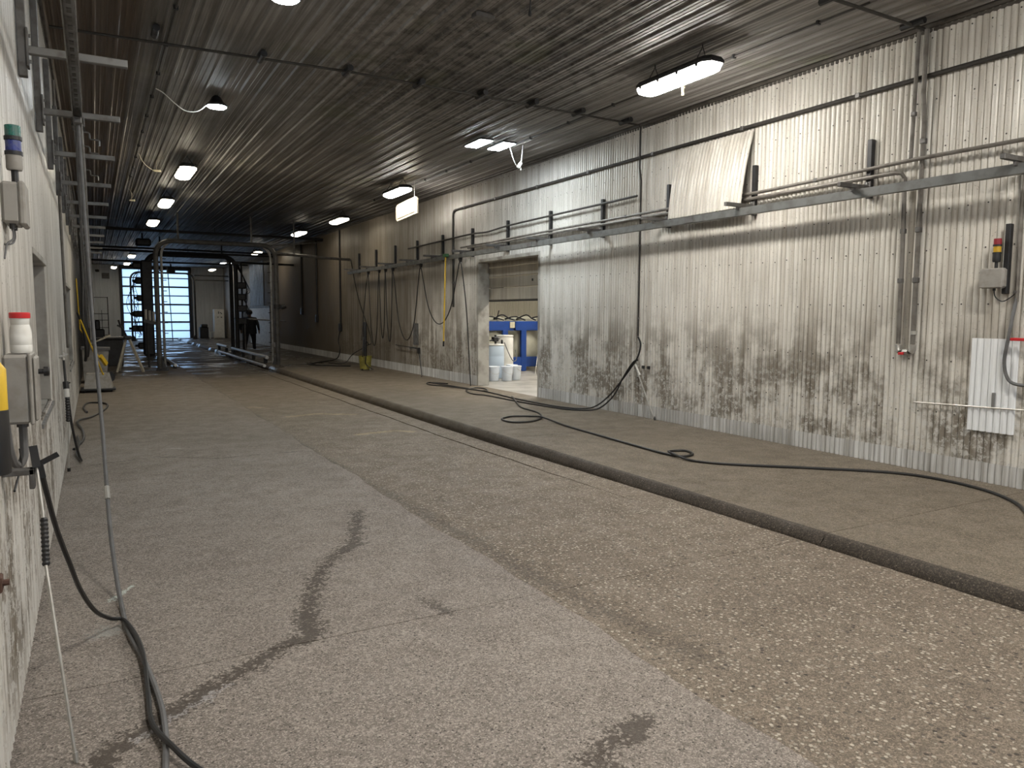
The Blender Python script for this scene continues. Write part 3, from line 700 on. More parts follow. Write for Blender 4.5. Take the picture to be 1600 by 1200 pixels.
# signal lamp on the right wall
def stack_light(name, label, x, y, z, cols, r=.034, h=.07, base=M_dark):
    t = thing(name, label, 'signal light', (x, y, z)); zz = z
    b = MB(); b.tube([(x, y, z), (x, y, z+.07)], r*.45, 8); b.build('stem', M_dark, t); zz = z+.06
    b = MB(); b.lathe([(r*.9, 0), (r*1.02, .01), (r*1.02, h), (r, h+.004)], (x, y, zz), 18); b.build('base', base, t); zz += h+.004
    for c in cols:
        b = MB(); b.lathe([(r*1.1, 0), (r*1.1, .018)], (x, y, zz), 18); co_ = b; zz += .018
        b = MB(); b.lathe([(r*.98, 0), (r*.98, h*.75), (r*.9, h*.78)], (x, y, zz), 18); ln_ = b.build('lens', c, t); co_.build('collar', M_dark, ln_); zz += h*.78
    return t
M_lgreen = worn('dull_green_lens', (.012, .13, .105), .25, 0, .5, (.10, .12, .11), 30)
M_lblue = worn('dull_blue_lens', (.03, .045, .22), .25, 0, .5, (.10, .11, .15), 30)
M_lred = worn('dull_red_lens', (.28, .02, .03), .3); M_lyel = worn('dull_yellow_lens', (.55, .33, .02), .3)
b = MB(); b.box(WF-.055, 4.105, 2.03, WF+.002, 4.155, 2.72, .004); tag(b.build('strut_post', M_dark), 'short black strut fixed upright behind the red and yellow signal light', 'strut')
t = thing('control_box', 'grey box under the red and yellow signal light on the right wall', 'box', (WF-.1, 4.22, 2.18))
b = MB(); b.box(WF-.14, 4.10, 2.085, WF-.057, 4.33, 2.285, .02); b.build('box_body', M_greybox, t)
b = MB(); b.box(WF-.152, 4.105, 2.09, WF-.138, 4.325, 2.28, .006); b.build('box_lid', M_greybox, t)
b = MB(); b.tube([(WF-.1, 4.2, 2.09), (WF-.1, 4.2, 2.06)], .014, 8); b.build('gland', M_black, t)
b = MB(); b.tube(spline([(WF-.1, 4.2, 2.07), (WF-.09, 4.19, 2.0), (WF-.05, 4.14, 1.955), (WF-.03, 4.07, 2.0), (WF-.03, 4.02, 2.05)], 5), .006, 6); b.build('cable', M_black, t)
stack_light('signal_light', 'small signal light with red and yellow bands on the right wall', WF-.1, 4.195, 2.285, [M_lyel, M_lred], .036, .075)
# white repair sheet
vs = []; fs = []; y0_, y1_ = 3.98, 4.43; A_ = csteps(y1_-y0_); n = len(A_)-1
for a in A_:
    a = y0_+a; d = -corr(a-y0_)
    vs += [(WF-.005+d, a, .62), (WF-.005+d, a, 1.58)]
for i in range(n): fs.append((2*i, 2*i+1, 2*i+3, 2*i+2))
tag(MB().add(vs, fs).build('repair_sheet', M_patch, None, True, 60), 'clean white corrugated repair sheet low on the right wall', 'metal sheet')
b = MB(); b.box(XR-.035, 19.7, .92, XR-.030, 20.1, 1.54); tag(b.build('wall_patch', M_galv), 'plain grey patch on the right wall beside the hung wash lance', 'metal sheet')
t = thing('cable_conduit', 'grey conduit with looped cable at the right edge of the view', 'conduit', (WF-.03, 4.02, 1.9))
b = MB(); b.tube([(WF-.03, 4.03, 3.4), (WF-.03, 4.02, 1.95)], .02, 8); b.build('pipe', M_cond, t)
b = MB(); b.tube(spline([(WF-.03, 4.02, 2.0), (WF-.09, 4.04, 1.6), (WF-.05, 4.085, 1.34), (WF-.05, 4.03, 1.17), (WF-.05, 3.9, 1.13), (WF-.05, 3.7, 1.15)], 6), .017, 8); b.build('cable', M_hoseg, t)
b = MB(); b.box(WF-.05, 4.01, 2.03, WF-.0, 4.05, 2.06, .004); b.build('pipe_clip', M_strut, t)
b = MB(); b.box(WF-.09, 3.80, 1.565, WF-.06, 4.03, 1.595, .006); b.box(WF-.09, 3.84, 1.56, WF, 3.87, 1.60, .004); tag(b.build('red_handle', M_red), 'red handle jutting in at the right edge of the view', 'handle')
t = thing('wall_rod', 'thin steel rod lying level across the white repair sheet', 'rod', (WF-.03, 4.4, .87))
b = MB(); b.tube([(WF-.025, 5.02, .848), (WF-.025, 3.4, .90)], .008, 6); b.build('rod', M_steel, t)
b = MB(); b.box(WF-.03, 4.165, .865, WF-.005, 4.195, 1.03, .003); b.build('rod_bracket', M_galv, t)
# hose loops on the rail
def trolley(y, t):
    b = MB(); b.box(7.66, y-.04, 3.085, 7.74, y+.04, 3.15, .008); b.lathe([(.028, -.03), (.028, .03)], (7.70, y, 3.075), 10, 'x'); b.build('trolley', M_black, t)
t = thing('festoon_hose', 'black hose hung in deep loops below the right wall rail', 'hose', (7.70, 20, 3.1))
TR = [16.30, 18.77, 20.92, 21.55, 22.12, 23.16]; BT = [1.55, 1.07, .97, 1.06, .80]
for y in TR: trolley(y, t)
pts = [(7.69, 15.72, .12), (7.69, 15.78, .6), (7.69, 15.93, 1.8), (7.69, 16.14, 2.7), (7.69, 16.30, 3.05)]
for i in range(5):
    a, c = TR[i], TR[i+1]; bo = BT[i]; w = c-a
    pts += [(7.69, a+w*.07, 2.72), (7.69, a+w*.20, bo+(3.05-bo)*.32), (7.69, a+w*.35, bo+(3.05-bo)*.075), (7.69, a+w*.5, bo), (7.69, a+w*.65, bo+(3.05-bo)*.075), (7.69, a+w*.80, bo+(3.05-bo)*.32), (7.69, a+w*.93, 2.72), (7.69, c, 3.05)]
pts += [(7.69, 23.4, 2.6), (7.62, 23.5, 1.6), (7.5, 23.3, .95)]
b = MB(); b.tube(spline(pts, 5), .014, 7); b.build('hose', M_black, t)
t = thing('yellow_pole', 'long yellow pole hanging upright from the right wall rail', 'pole', (7.6, 17.05, 2.0))
b = MB(); b.tube([(7.62, 16.98, 3.20), (7.6, 17.07, 1.12)], .018, 8); b.build('pole_shaft', M_yellow, t)
b = MB(); b.tube([(7.6, 17.07, 1.13), (7.6, 17.08, 1.0)], .024, 8); b.build('grip', M_black, t)
b = MB(); b.box(7.58, 16.9, 3.2, 7.68, 17.08, 3.28, .01); b.build('hook', worn('green_hook', (.05, .16, .06), .5), t)
t = thing('wash_lance', 'black wash lance laid level on a bracket of the right wall', 'wash lance', (7.94, 20.3, .83))
b = MB(); b.tube([(7.94, 21.4, .87), (7.94, 19.62, .835)], .011, 7); b.build('lance', M_condd, t)
b = MB(); b.tube([(7.94, 20.1, .845), (7.94, 19.75, .838)], .02, 8); b.build('grip', M_black, t)
b = MB(); b.box(7.915, 19.50, .69, 7.965, 19.63, .86, .012); b.build('trigger_gun', M_black, t)
b = MB(); b.tube(spline([(7.94, 19.54, .70), (7.93, 19.42, .45), (7.9, 19.27, .22), (7.86, 19.15, .11), (7.75, 18.9, .10)], 5), .013, 7); b.build('hose', M_black, t)
b = MB(); b.box(7.93, 20.2, .80, WF+.006, 20.24, .84); b.build('rest', M_strut, t)
# drop hose and lance by the side door
t = thing('wash_hose', 'black wash hose dropping from the wall pipe and snaking over the floor', 'hose', (7.9, 9.9, .1))
R1 = [(WF-.045, 9.87, 1.44), (7.95, 9.80, 1.30), (7.93, 9.86, 1.08), (7.92, 10.02, .90), (7.9, 10.25, .66), (7.86, 10.55, .37), (7.78, 10.85, .16), (7.62, 11.1, .108), (7.46, 11.5, .106), (7.40, 12.2, .106), (7.39, 13.2, .106), (7.47, 14.3, .106), (7.43, 15.3, .106), (7.30, 16.4, .106), (7.25, 17.1, .106)]
b = MB(); b.tube(spline(R1, 6), .014, 8); b.build('hose_run', M_black, t)
R2 = [(7.95, 9.86, 1.05), (7.91, 9.95, 1.0), (7.90, 10.2, .72), (7.88, 10.42, .40), (7.76, 10.66, .16), (7.58, 10.85, .108), (7.36, 11.15, .106), (7.24, 11.9, .106), (7.17, 12.8, .106), (7.14, 13.8, .106), (7.01, 14.25, .106), (7.2, 14.95, .106), (7.62, 15.4, .106), (7.75, 15.1, .106), (7.40, 14.4, .13), (7.2, 15.3, .13), (7.15, 16.1, .106), (7.0, 16.6, .106), (7.2, 17.1, .106), (7.5, 16.6, .106)]
b = MB(); b.tube(spline(R2, 6), .014, 8); b.build('hose_run', M_black, t)
R3 = [(7.40, 13.2, .132), (7.1, 12.5, .106), (6.776, 11.73, .106), (6.667, 10.98, .106), (6.39, 10.40, .106), (6.013, 10.1, .106), (5.706, 10.18, .106), (5.734, 10.57, .106), (6.032, 10.76, .106), (6.318, 10.61, .106), (6.335, 10.26, .13), (6.25, 9.44, .106), (6.16, 8.4, .106), (6.085, 7.47, .106), (6.06, 6.92, .106), (6.13, 6.72, .106), (6.349, 6.78, .106), (6.42, 7.0, .106), (6.225, 7.06, .106), (6.065, 6.84, .132), (6.05, 6.49, .106), (6.285, 6.11, .106), (6.856, 5.6, .106), (7.343, 5.15, .106), (7.595, 4.8, .106), (7.653, 4.41, .106), (7.564, 3.98, .106), (7.352, 3.64, .106), (7.085, 3.4, .106), (6.5, 3.0, .106), (6.0, 2.2, .106)]
b = MB(); b.tube(spline(R3, 6), .015, 8); b.build('hose_run', M_black, t)
t = thing('steel_lance', 'pale steel wash lance leaning on the right wall beside the coiled black hose', 'wash lance', (7.93, 9.38, HR))
b = MB(); b.tube([(7.93, 9.86, .88), (7.91, 9.38, .13)], .012, 7); b.build('lance', M_steel, t)
b = MB(); b.tube([(7.95, 9.93, .97), (7.95, 9.80, .80)], .017, 8); b.build('grip', M_white, t)
b = MB(); b.tube([(7.93, 9.39, .145), (7.93, 9.365, HR)], .018, 8); b.build('nozzle', M_black, t)
b = MB()
for y in (9.62, 9.76): b.box(WF-.03, y-.025, .91, WF+.004, y+.025, .96, .004)
tag(b.build('wall_hook', M_dark), 'dark double wall hook right of the hose drop on the right wall', 'hook')
# post in a bucket
t = thing('post_bucket', 'black post standing in a yellow bucket against the right wall', 'bucket', (7.15, 21.9, HR))
b = MB(); b.prism([(-.17, -.13), (.17, -.13), (.17, .13), (-.17, .13)], 0, .01, 'z')
b = MB(); b.lathe([(.15, 0), (.16, .01), (.20, .40), (.21, .41), (.19, .40), (.15, .03)], (7.15, 21.9, HR+.03), 14); b.build('bucket', worn('muddy_yellow_plastic', (.30, .26, .05), .5, 0, .7, (.1, .09, .03), 8), t)
b = MB(); b.tube([(7.15, 21.9, HR+.05), (7.15, 21.9, 1.55)], .055, 10); b.build('post', M_black, t)
for a in range(4): c = MB(); c.lathe([(.03, -.015), (.03, .015)], (7.15+.16*math.cos(a*1.57+.7), 21.9+.16*math.sin(a*1.57+.7), HR+.03), 10, 'x'); c.build('caster', M_steel if a % 2 else M_black, t)
b = MB(); b.tube(spline([(7.12, 21.9, 1.5), (7.3, 22.3, 1.0), (7.25, 22.2, .55), (7.1, 21.95, .42), (7.0, 21.7, .6), (7.05, 21.75, 1.1)], 5), .014, 7); b.tube(spline([(7.15, 21.6, .9), (7.0, 21.4, 1.0), (7.05, 21.5, .6), (7.1, 21.7, .3), (7.3, 21.6, .12)], 5), .014, 7); b.build('hose', M_black, t)

# ================================================================== STORE ROOM THINGS
def pail_proto():
    t = thing('white_pail', 'x', 'pail')
    b = MB(); b.lathe([(.125, 0), (.13, .01), (.147, .30), (.152, .30), (.152, .315), (.147, .315), (.148, .355)], (0,0,0), 20); pb_ = b.build('pail_body', M_pail, t)
    b = MB(); b.lathe([(.158, .345), (.158, .37), (.14, .375), (.135, .365), (.02, .365)], (0,0,0), 20); b.build('lid', M_pail, t)
    b = MB(); b.tube([(-.154*math.cos(a), -.02-.16*math.sin(a)*.35-.118*math.sin(a), .31-.13*math.sin(a)) for a in [math.pi*i/12 for i in range(13)]], .004, 5); b.build('handle', M_steel, pb_)
    return t
p0 = pail_proto()
for k, (x, y, rz, lb) in enumerate(((8.98, 17.0, .3, 'white lidded pail standing leftmost in the side doorway'), (9.30, 16.86, .5, 'white lidded pail standing in the middle of the front three in the side doorway'), (9.62, 16.98, 1.6, 'white lidded pail standing rightmost in the side doorway'), (9.72, 17.36, .9, 'white lidded pail half hidden behind the right pail in the doorway'))):
    o = p0 if k == 0 else copy_tree(p0); o.location = (x, y, HR); o.rotation_euler = (0, 0, rz-.45); o['label'] = lb; o['group'] = 'white pails in the side doorway'
M_drum = NT('cloudy_blue_drum_plastic').bsdf((.52, .62, .74), .35, 0, None, .5)
def drum(x, y, label, hgt, r, mat):
    t = thing('plastic_drum', label, 'drum', (x, y, HR))
    b = MB(); b.lathe([(r*.94, 0), (r, .03), (r, hgt*.30), (r*.985, hgt*.32), (r, hgt*.34), (r, hgt*.64), (r*.985, hgt*.66), (r, hgt*.68), (r, hgt*.93), (r*.9, hgt)], (x, y, HR), 24); b.build('drum_body', mat, t)
    b = MB(); b.lathe([(r*.92, hgt-.005), (r*1.01, hgt*.985), (r*1.01, hgt+.012), (r*.9, hgt+.02)], (x, y, HR), 24); b.build('rim', M_white, t)
    return t
t = drum(9.38, 17.78, 'cloudy blue plastic drum behind the white pails', .90, .29, M_drum)
b = MB(); b.tube(spline([(9.62, 17.6, 1.05), (9.68, 17.45, .75), (9.80, 17.42, .55), (9.92, 17.46, .62), (9.93, 17.55, .85)], 5), .012, 6); b.build('siphon_hose', M_hoseg, t)
b = MB(); b.lathe([(.03, 0), (.03, .08), (.02, .12)], (9.6, 17.7, 1.0), 8); b.tube([(9.4, 17.7, 1.0), (9.4, 17.7, 1.25)], .03, 8); b.box(9.3, 17.6, 1.08, 9.45, 17.75, 1.2, .01); b.tube([(9.2, 17.65, 1.1), (9.5, 17.65, 1.15)], .02, 6); b.build('pump', M_dark, t)
drum(9.98, 18.3, 'tall white plastic drum behind the cloudy blue drum', 1.12, .27, M_white)
t = thing('blue_tank_stand', 'blue steel stand holding two cream tanks in the side room', 'tank stand', (11.3, 20.3, HR))
M_tank = worn('cream_tank_plastic', (.50, .49, .40), .45, 0, .4, (.32, .30, .22), 3)
ty = 20.3
for (x0, x1, y0, y1) in ((9.9, 12.2, ty-.75, ty-.67), (9.9, 12.2, ty+.67, ty+.75), (9.9, 9.98, ty-.75, ty+.75), (12.12, 12.2, ty-.75, ty+.75), (11.0, 11.08, ty-.75, ty+.75)):
    b = MB(); b.box(x0, y0, 1.32, x1, y1, 1.60, .01); b.build('top_beam', M_blue, t)
for x in (9.94, 10.72, 11.36, 12.16):
    for y in (ty-.71, ty+.71): b = MB(); b.box(x-.09, y-.05, HR, x+.09, y+.05, 1.33, .01); b.build('leg', M_blue, t)
b = MB(); b.box(10.7, ty-.75, .22, 12.2, ty-.66, .52, .01); b.build('bottom_beam', M_blue, t)
for x in (10.45, 11.62):
    b = MB(); b.lathe([(.20, .16), (.50, .30), (.58, .48), (.60, .75), (.60, 1.28), (.57, 1.5), (.56, 1.60), (.30, 1.66)], (x, ty, HR), 24); b.build('tank', M_tank, t)
b = MB(); b.box(10.86, ty-.79, 1.40, 11.02, ty-.752, 1.58, .005); b.build('sign', worn('yellowed_sign', (.6, .55, .4), .6), t)
b = MB()
for i in range(5): b.tube(spline([(10.0+i*.42, ty-.6+.05*i, 1.66), (10.2+i*.42, ty-.7, 1.74+.05*(i % 2)), (10.5+i*.40, ty-.62, 1.69), (10.7+i*.37, ty-.7, 1.63)], 4), .022, 6)
b.tube([(10.5, ty-.6, 1.65), (10.58, ty-.6, 1.92)], .015, 6); b.build('hoses', M_black, t)
b = MB(); b.box(11.42, ty-1.7, HR, 11.6, ty-1.6, 2.05, .01); tag(b.build('room_post', worn('brown_post', (.12, .095, .065), .6)), 'brown post standing at the right edge of the side room', 'post')
for k, (x, lb) in enumerate(((11.05, 'steel rod leaning left of another against the brown post'), (11.22, 'steel rod leaning right of another against the brown post'))):
    b = MB(); b.tube([(x, ty-1.95, HR), (x+.26, ty-1.72, .95)], .012, 6); tag(b.build('leaning_rod', M_steel), lb, 'rod', 'rods leaning in the side room')
b = MB(); b.box(12.0, 22.93, 2.6, 12.5, 22.98, 2.95, .01); tag(b.build('switch_panel', M_dark), 'small dark panel on the back wall of the side room', 'panel')

# ================================================================== LEFT WALL FITTINGS
LF = XL+2*AMP+.008            # face of the left wall sheets
LB = [5.83, 7.50, 9.38, 11.4, 13.35, 15.2, 17.0, 18.8, 20.6, 22.4, 24.2]
def left_bracket():
    t = thing('rail_bracket', 'x', 'bracket')
    b = MB(); b.box(0, -.028, 3.30, .05, .028, 4.42, .004); b.build('upright', M_strut, t)
    b = MB(); b.box(.04, -.024, 3.445, .625, .024, 3.495, .004); b.build('arm', M_arm, t)
    b = MB(); b.box(.048, -.045, 3.36, .062, .045, 3.60, .003); pl_ = b.build('plate', M_strut, t)
    for z in (3.40, 3.56): c = MB(); c.lathe([(.012, 0), (.012, .014)], (.06, 0, z), 6, 'x'); c.build('bolt', M_galv, pl_)
    return t
lb0 = left_bracket()
for k, y in enumerate(LB):
    o = lb0 if k == 0 else copy_tree(lb0); o.location = (LF, y, 0)
    o['label'] = 'long arm bracket on the left wall, %s from the camera' % ORD[k]; o['group'] = 'arm brackets along the left wall'
t = thing('overhead_rail', 'slotted steel rail running along the left wall under the arm brackets', 'rail', (-.05, 3.0, 3.4))
b = MB(); b.box(-.085, 3.0, 3.385, -.078, 24.5, 3.44, .001); b.box(-.022, 3.0, 3.385, -.015, 24.5, 3.44, .001); b.box(-.085, 3.0, 3.432, -.015, 24.5, 3.442, .001); b.build('channel', M_galv, t)
b = MB(); b.box(-.10, 7.42, 3.365, 0, 7.62, 3.384, .003); b.box(-.10, 7.42, 3.365, -.09, 7.62, 3.45, .002); b.box(-.01, 7.42, 3.365, 0, 7.62, 3.45, .002); b.build('splice_plate', M_strut, t)
for k in range(26):
    c = MB(); y = 3.55+k*.14; c.box(-.062, y, 3.4285, -.038, y+.07, 3.4325); c.build('slot_rung', M_strut, t)
# hanging hoses
t = thing('drop_hose', 'grey hose hanging from the left rail down to the floor', 'hose', (-.05, 7.2, 3.4))
b = MB(); b.box(-.08, 7.15, 3.33, -.02, 7.30, 3.39, .008); b.build('trolley', M_strut, t)
A = [(-.048, 7.22, 3.35), (-.04, 7.15, 2.9), (-.024, 7.02, 2.255), (-.008, 6.78, 1.641), (.001, 6.6, 1.43), (.020, 6.2, .98), (.028, 5.85, .66), (.038, 5.5, .34), (.06, 5.22, .10), (.075, 5.0, .022), (.095, 4.575, .02), (.150, 4.143, .02), (.190, 3.685, .02), (.194, 3.378, .02), (.170, 3.05, .02), (.12, 2.6, .02)]
b = MB(); b.tube(spline(A, 6), .0135, 8); b.build('hose', M_hoseg, t)
b = MB(); b.tube([(.0285, 5.78, .60), (.031, 5.70, .53)], .018, 8); b.build('coupling', M_steel, t)
t = thing('festoon_cable', 'pair of grey hoses draped back along the left rail', 'hose', (-.06, 7.4, 3.4))
b = MB(); b.tube(spline([(-.060, 7.3, 3.36), (-.067, 7.6, 3.0), (-.068, 8.4, 2.45), (-.060, 9.6, 1.95), (-.055, 11.0, 1.62), (-.055, 12.6, 1.75), (-.055, 14.0, 2.5), (-.05, 14.6, 3.36)], 7), .013, 7); b.build('hose', M_hoseg, t)
b = MB(); b.tube(spline([(-.030, 7.3, 3.36), (-.020, 7.5, 3.0), (-.018, 8.0, 2.6), (-.010, 8.8, 2.2), (.0, 10.2, 1.85), (.0, 12.0, 1.9), (-.02, 13.6, 2.5), (-.04, 14.4, 3.36)], 7), .012, 7); b.build('hose', M_galv, t)
b = MB(); b.box(-.08, 14.35, 3.33, -.02, 14.65, 3.39, .008); b.build('trolley', M_strut, t)
# white pipe hooks near the rail
for k, (y, z) in enumerate(((13.2, 4.42), (14.3, 4.42), (16.6, 4.42))):
    b = MB(); b.tube([(-.06, y, HC-.03), (-.06, y, z+.12), (-.05, y, z+.09), (-.02, y, z+.085), (.03, y, z+.085), (.05, y, z+.07), (.055, y, z+.04), (.055, y, z), (.07, y, z-.015), (.17, y, z-.015), (.18, y, z-.03), (.18, y, z-.10)], .013, 8)
    tag(b.build('pipe_hook', M_galv), 'small bent pipe hook above the left rail, %s of three from the camera' % ORD[k], 'hook', 'bent pipe hooks above the left rail')
# upper box and green-blue signal light
t = thing('junction_box', 'dusty grey junction box high on the left wall below the green and blue signal light', 'box', (-.31, 4.4, 2.32))
b = MB(); b.box(LF-.005, 4.28, 2.22, -.285, 4.52, 2.415, .012); b.build('box_body', M_greybox, t)
b = MB(); b.box(-.29, 4.275, 2.215, -.262, 4.525, 2.42, .008); b.build('box_lid', M_greybox, t)
for y in (4.31, 4.40): b = MB(); b.tube([(-.32, y, 2.225), (-.32, y, 2.195)], .013, 8); b.build('gland', M_black, t)
b = MB(); b.tube(spline([(-.32, 4.31, 2.20), (-.32, 4.31, 2.15), (-.345, 4.29, 2.12), (-.355, 4.25, 2.05)], 4), .005, 6); b.tube(spline([(-.32, 4.40, 2.2), (-.32, 4.40, 2.16), (-.33, 4.36, 2.13), (-.355, 4.30, 2.12)], 4), .005, 6); b.build('cable', M_hoseg, t)
stack_light('signal_light', 'signal light with dull green and blue lenses on the left wall', -.302, 4.34, 2.415, [M_lblue, M_lgreen], .034, .066, M_greybox)
# pushbutton box with container
t = thing('pushbutton_box', 'dusty grey pushbutton box on the left wall under the white container', 'box', (-.30, 4.0, 1.45))
b = MB(); b.box(LF-.005, 3.90, 1.305, -.262, 4.12, 1.612, .012); b.build('box_body', M_greybox, t)
b = MB(); b.box(-.265, 3.895, 1.30, -.248, 4.125, 1.617, .006); b.box(-.25, 3.91, 1.315, -.232, 4.11, 1.602, .008); lid_ = b.build('box_lid', M_greybox, t)
b = MB(); b.lathe([(.012, 0), (.012, .02), (.022, .021), (.022, .04), (.018, .044)], (-.232, 4.02, 1.53), 12, 'x'); b.build('push_button', M_black, lid_)
b = MB(); b.tube([(-.30, 3.98, 1.31), (-.30, 3.98, 1.285)], .024, 10); b.tube(spline([(-.30, 3.98, 1.29), (-.30, 3.98, 1.22), (-.302, 3.975, 1.15), (-.318, 3.96, 1.115), (-.335, 3.93, 1.13), (-.345, 3.88, 1.2), (-.35, 3.84, 1.31)], 5), .017, 8); b.build('conduit_loop', M_hoseg, t)
b = MB(); b.tube(spline([(-.315, 3.96, 1.19), (-.31, 3.95, 1.12), (-.325, 3.90, 1.06), (-.33, 3.8, 1.03)], 4), .005, 6); b.build('cable_tie_wire', M_black, t)
t = thing('plastic_container', 'white plastic container with red screw lid standing on the pushbutton box', 'container', (-.292, 4.02, 1.617))
b = MB(); b.lathe([(.040, 0), (.043, .006), (.043, .035), (.0425, .036), (.043, .037), (.043, .075), (.0425, .076), (.0425, .095), (.039, .115), (.0365, .124), (.036, .127), (.0365, .128), (.038, .15), (.038, .158)], (-.292, 4.02, 1.617), 24); b.build('container_body', M_white, t)
b = MB(); b.lathe([(.041, 0), (.0415, .004), (.0415, .022), (.038, .026), (.01, .0262)], (-.292, 4.02, 1.773), 24); b.build('lid', M_red, t)
t = thing('yellow_black_handle', 'yellow and black cylinder hanging at the left edge of the view', 'handle', (-.262, 2.6, 1.33))
b = MB(); b.lathe([(.028, 0), (.033, .004), (.034, .02), (.034, .185), (.033, .19)], (-.262, 2.6, 1.327), 20); b.build('lower_sleeve', M_black, t)
b = MB(); b.lathe([(.033, 0), (.033, .12), (.02, .14)], (-.262, 2.6, 1.515), 20); b.build('upper_sleeve', M_yellow, t)
b = MB(); b.tube([(-.262, 2.6, 1.64), (-.262, 2.6, 1.80), (LF-.01, 2.6, 1.82)], .006, 6); b.build('hanging_wire', M_dark, t)
# near wash lance with its hose
t = thing('wash_lance', 'long wash lance with ribbed black grip leaning on the near left wall', 'wash lance', (-.138, 3.332, 0))
g0, g1 = (-.246, 3.70, 1.22), (-.2375, 3.69, 1.15)
b = MB(); b.tube([g1, (-.219, 3.61, .965), (-.212, 3.5, .77), (-.138, 3.332, .03)], .0065, 8); b.build('lance', M_steel, t)
b = MB(); b.tube([(-.138, 3.333, .04), (-.135, 3.326, .0)], .010, 8); b.build('nozzle', M_steel, t)
A0, A1 = Vector((-.2165, 3.602, .945)), Vector((-.2115, 3.505, .770))
b = MB(); N_ = 22; b.tube([A0.lerp(A1, i/N_) for i in range(N_+1)], .014, 10, True, [.0155 if i % 2 else .012 for i in range(N_+1)]); b.build('ribbed_grip', M_black, t)
b = MB(); b.bar((-.248, 3.71, 1.235), (-.2365, 3.69, 1.145), .03, .03, (1, 0, 0)); b.bar((-.235, 3.70, 1.155), (-.158, 3.70, 1.195), .012, .022); b.bar((-.225, 3.69, 1.165), (-.215, 3.69, 1.10), .022, .02, (1, 0, 0)); b.build('trigger_gun', M_black, t)
b = MB(); b.box(LF-.004, 3.66, 1.12, -.245, 3.72, 1.145, .003); b.box(-.265, 3.66, 1.06, -.245, 3.72, 1.145, .003); b.build('wall_holder', M_strut, t)
Bp = [(-.222, 3.69, 1.13), (-.21, 3.75, 1.02), (-.189, 3.9, .822), (-.148, 4.05, .60), (-.115, 4.25, .40), (-.06, 4.48, .20), (.01, 4.65, .08), (.085, 4.66, .046), (.148, 4.229, .046), (.150, 3.773, .02), (.149, 3.457, .02), (.207, 3.18, .046), (.289, 3.004, .02), (.42, 2.8, .02)]
b = MB(); b.tube(spline(Bp, 6), .0115, 8); b.build('hose', M_black, t)
# second lance further on
t = thing('wash_lance', 'short wash lance with white fitting hanging on the left wall by the conduit', 'wash lance', (-.32, 9.7, 0))
b = MB(); b.tube([(-.300, 9.65, .60), (-.318, 9.72, .03)], .008, 7); b.build('lance', M_steel, t)
b = MB(); b.tube([(-.318, 9.72, .04), (-.319, 9.722, 0)], .018, 8); b.build('nozzle', M_black, t)
p0_, p1_ = Vector((-.297, 9.62, .86)), Vector((-.300, 9.65, .58))
b = MB(); b.tube([p0_.lerp(p1_, i/18) for i in range(19)], .02, 9, True, [.024 if i % 2 else .018 for i in range(19)]); b.build('ribbed_grip', M_black, t)
b = MB(); b.tube([(-.300, 9.62, .96), (-.296, 9.62, .86)], .026, 9); b.build('fitting', M_white, t)
b = MB(); b.tube([(-.305, 9.64, 1.03), (-.300, 9.62, .95)], .03, 8); b.bar((-.31, 9.63, 1.0), (-.26, 9.63, 1.02), .014, .014); b.build('trigger_gun', M_black, t)
b = MB(); b.tube(spline([(-.315, 9.67, 1.30), (-.310, 9.66, 1.15), (-.305, 9.64, 1.02)], 4), .013, 7); b.tube(spline([(-.290, 9.66, .9), (-.275, 9.7, .6), (-.245, 9.8, .33), (-.215, 9.9, .14), (-.20, 10.2, .03), (-.26, 10.8, .02), (-.25, 11.6, .02), (-.28, 12.4, .02)], 5), .014, 7); b.build('hose', M_black, t)
b = MB(); b.tube([(LF-.004, 9.67, 1.31), (-.30, 9.67, 1.31)], .02, 8); b.tube([(-.315, 9.67, 1.36), (-.315, 9.67, 1.27)], .018, 8); b.box(-.31, 9.655, 1.325, -.27, 9.685, 1.345, .003); b.build('tap', M_steel, t)
t = thing('floor_hose', 'thin black hose looped on the floor at the foot of the left wall', 'hose', (-.2, 13, 0))
b = MB(); b.tube(spline([(-.3, 11.2, .015), (-.2, 12.0, .015), (-.22, 13.0, .015), (-.3, 13.9, .04), (-.1, 14.6, .015), (.12, 15.7, .015), (.14, 16.6, .015), (-.15, 16.9, .015), (-.24, 16.2, .015), (-.18, 15.3, .015)], 6), .017, 7); b.build('hose_run', M_black, t)
pipe_thing('wall_conduit', 'tall conduit on the left wall between the two windows', 'conduit', [(LF+.015, 11.75, HC-.1), (LF+.015, 12.0, 3.0), (LF+.015, 12.35, 1.3)], .018, M_cond, 8, [(LF+.015, 12.05, 2.8), (LF+.015, 12.2, 2.05)])
b = MB(); b.box(LF-.004, 3.13, .80, LF+.03, 3.19, .86, .005); b.tube([(LF+.02, 3.16, .83), (LF+.05, 3.16, .83)], .012, 8); tag(b.build('wall_bracket', worn('rusty_bracket', (.09, .045, .03), .7)), 'small rusty bracket low on the near left wall', 'bracket')

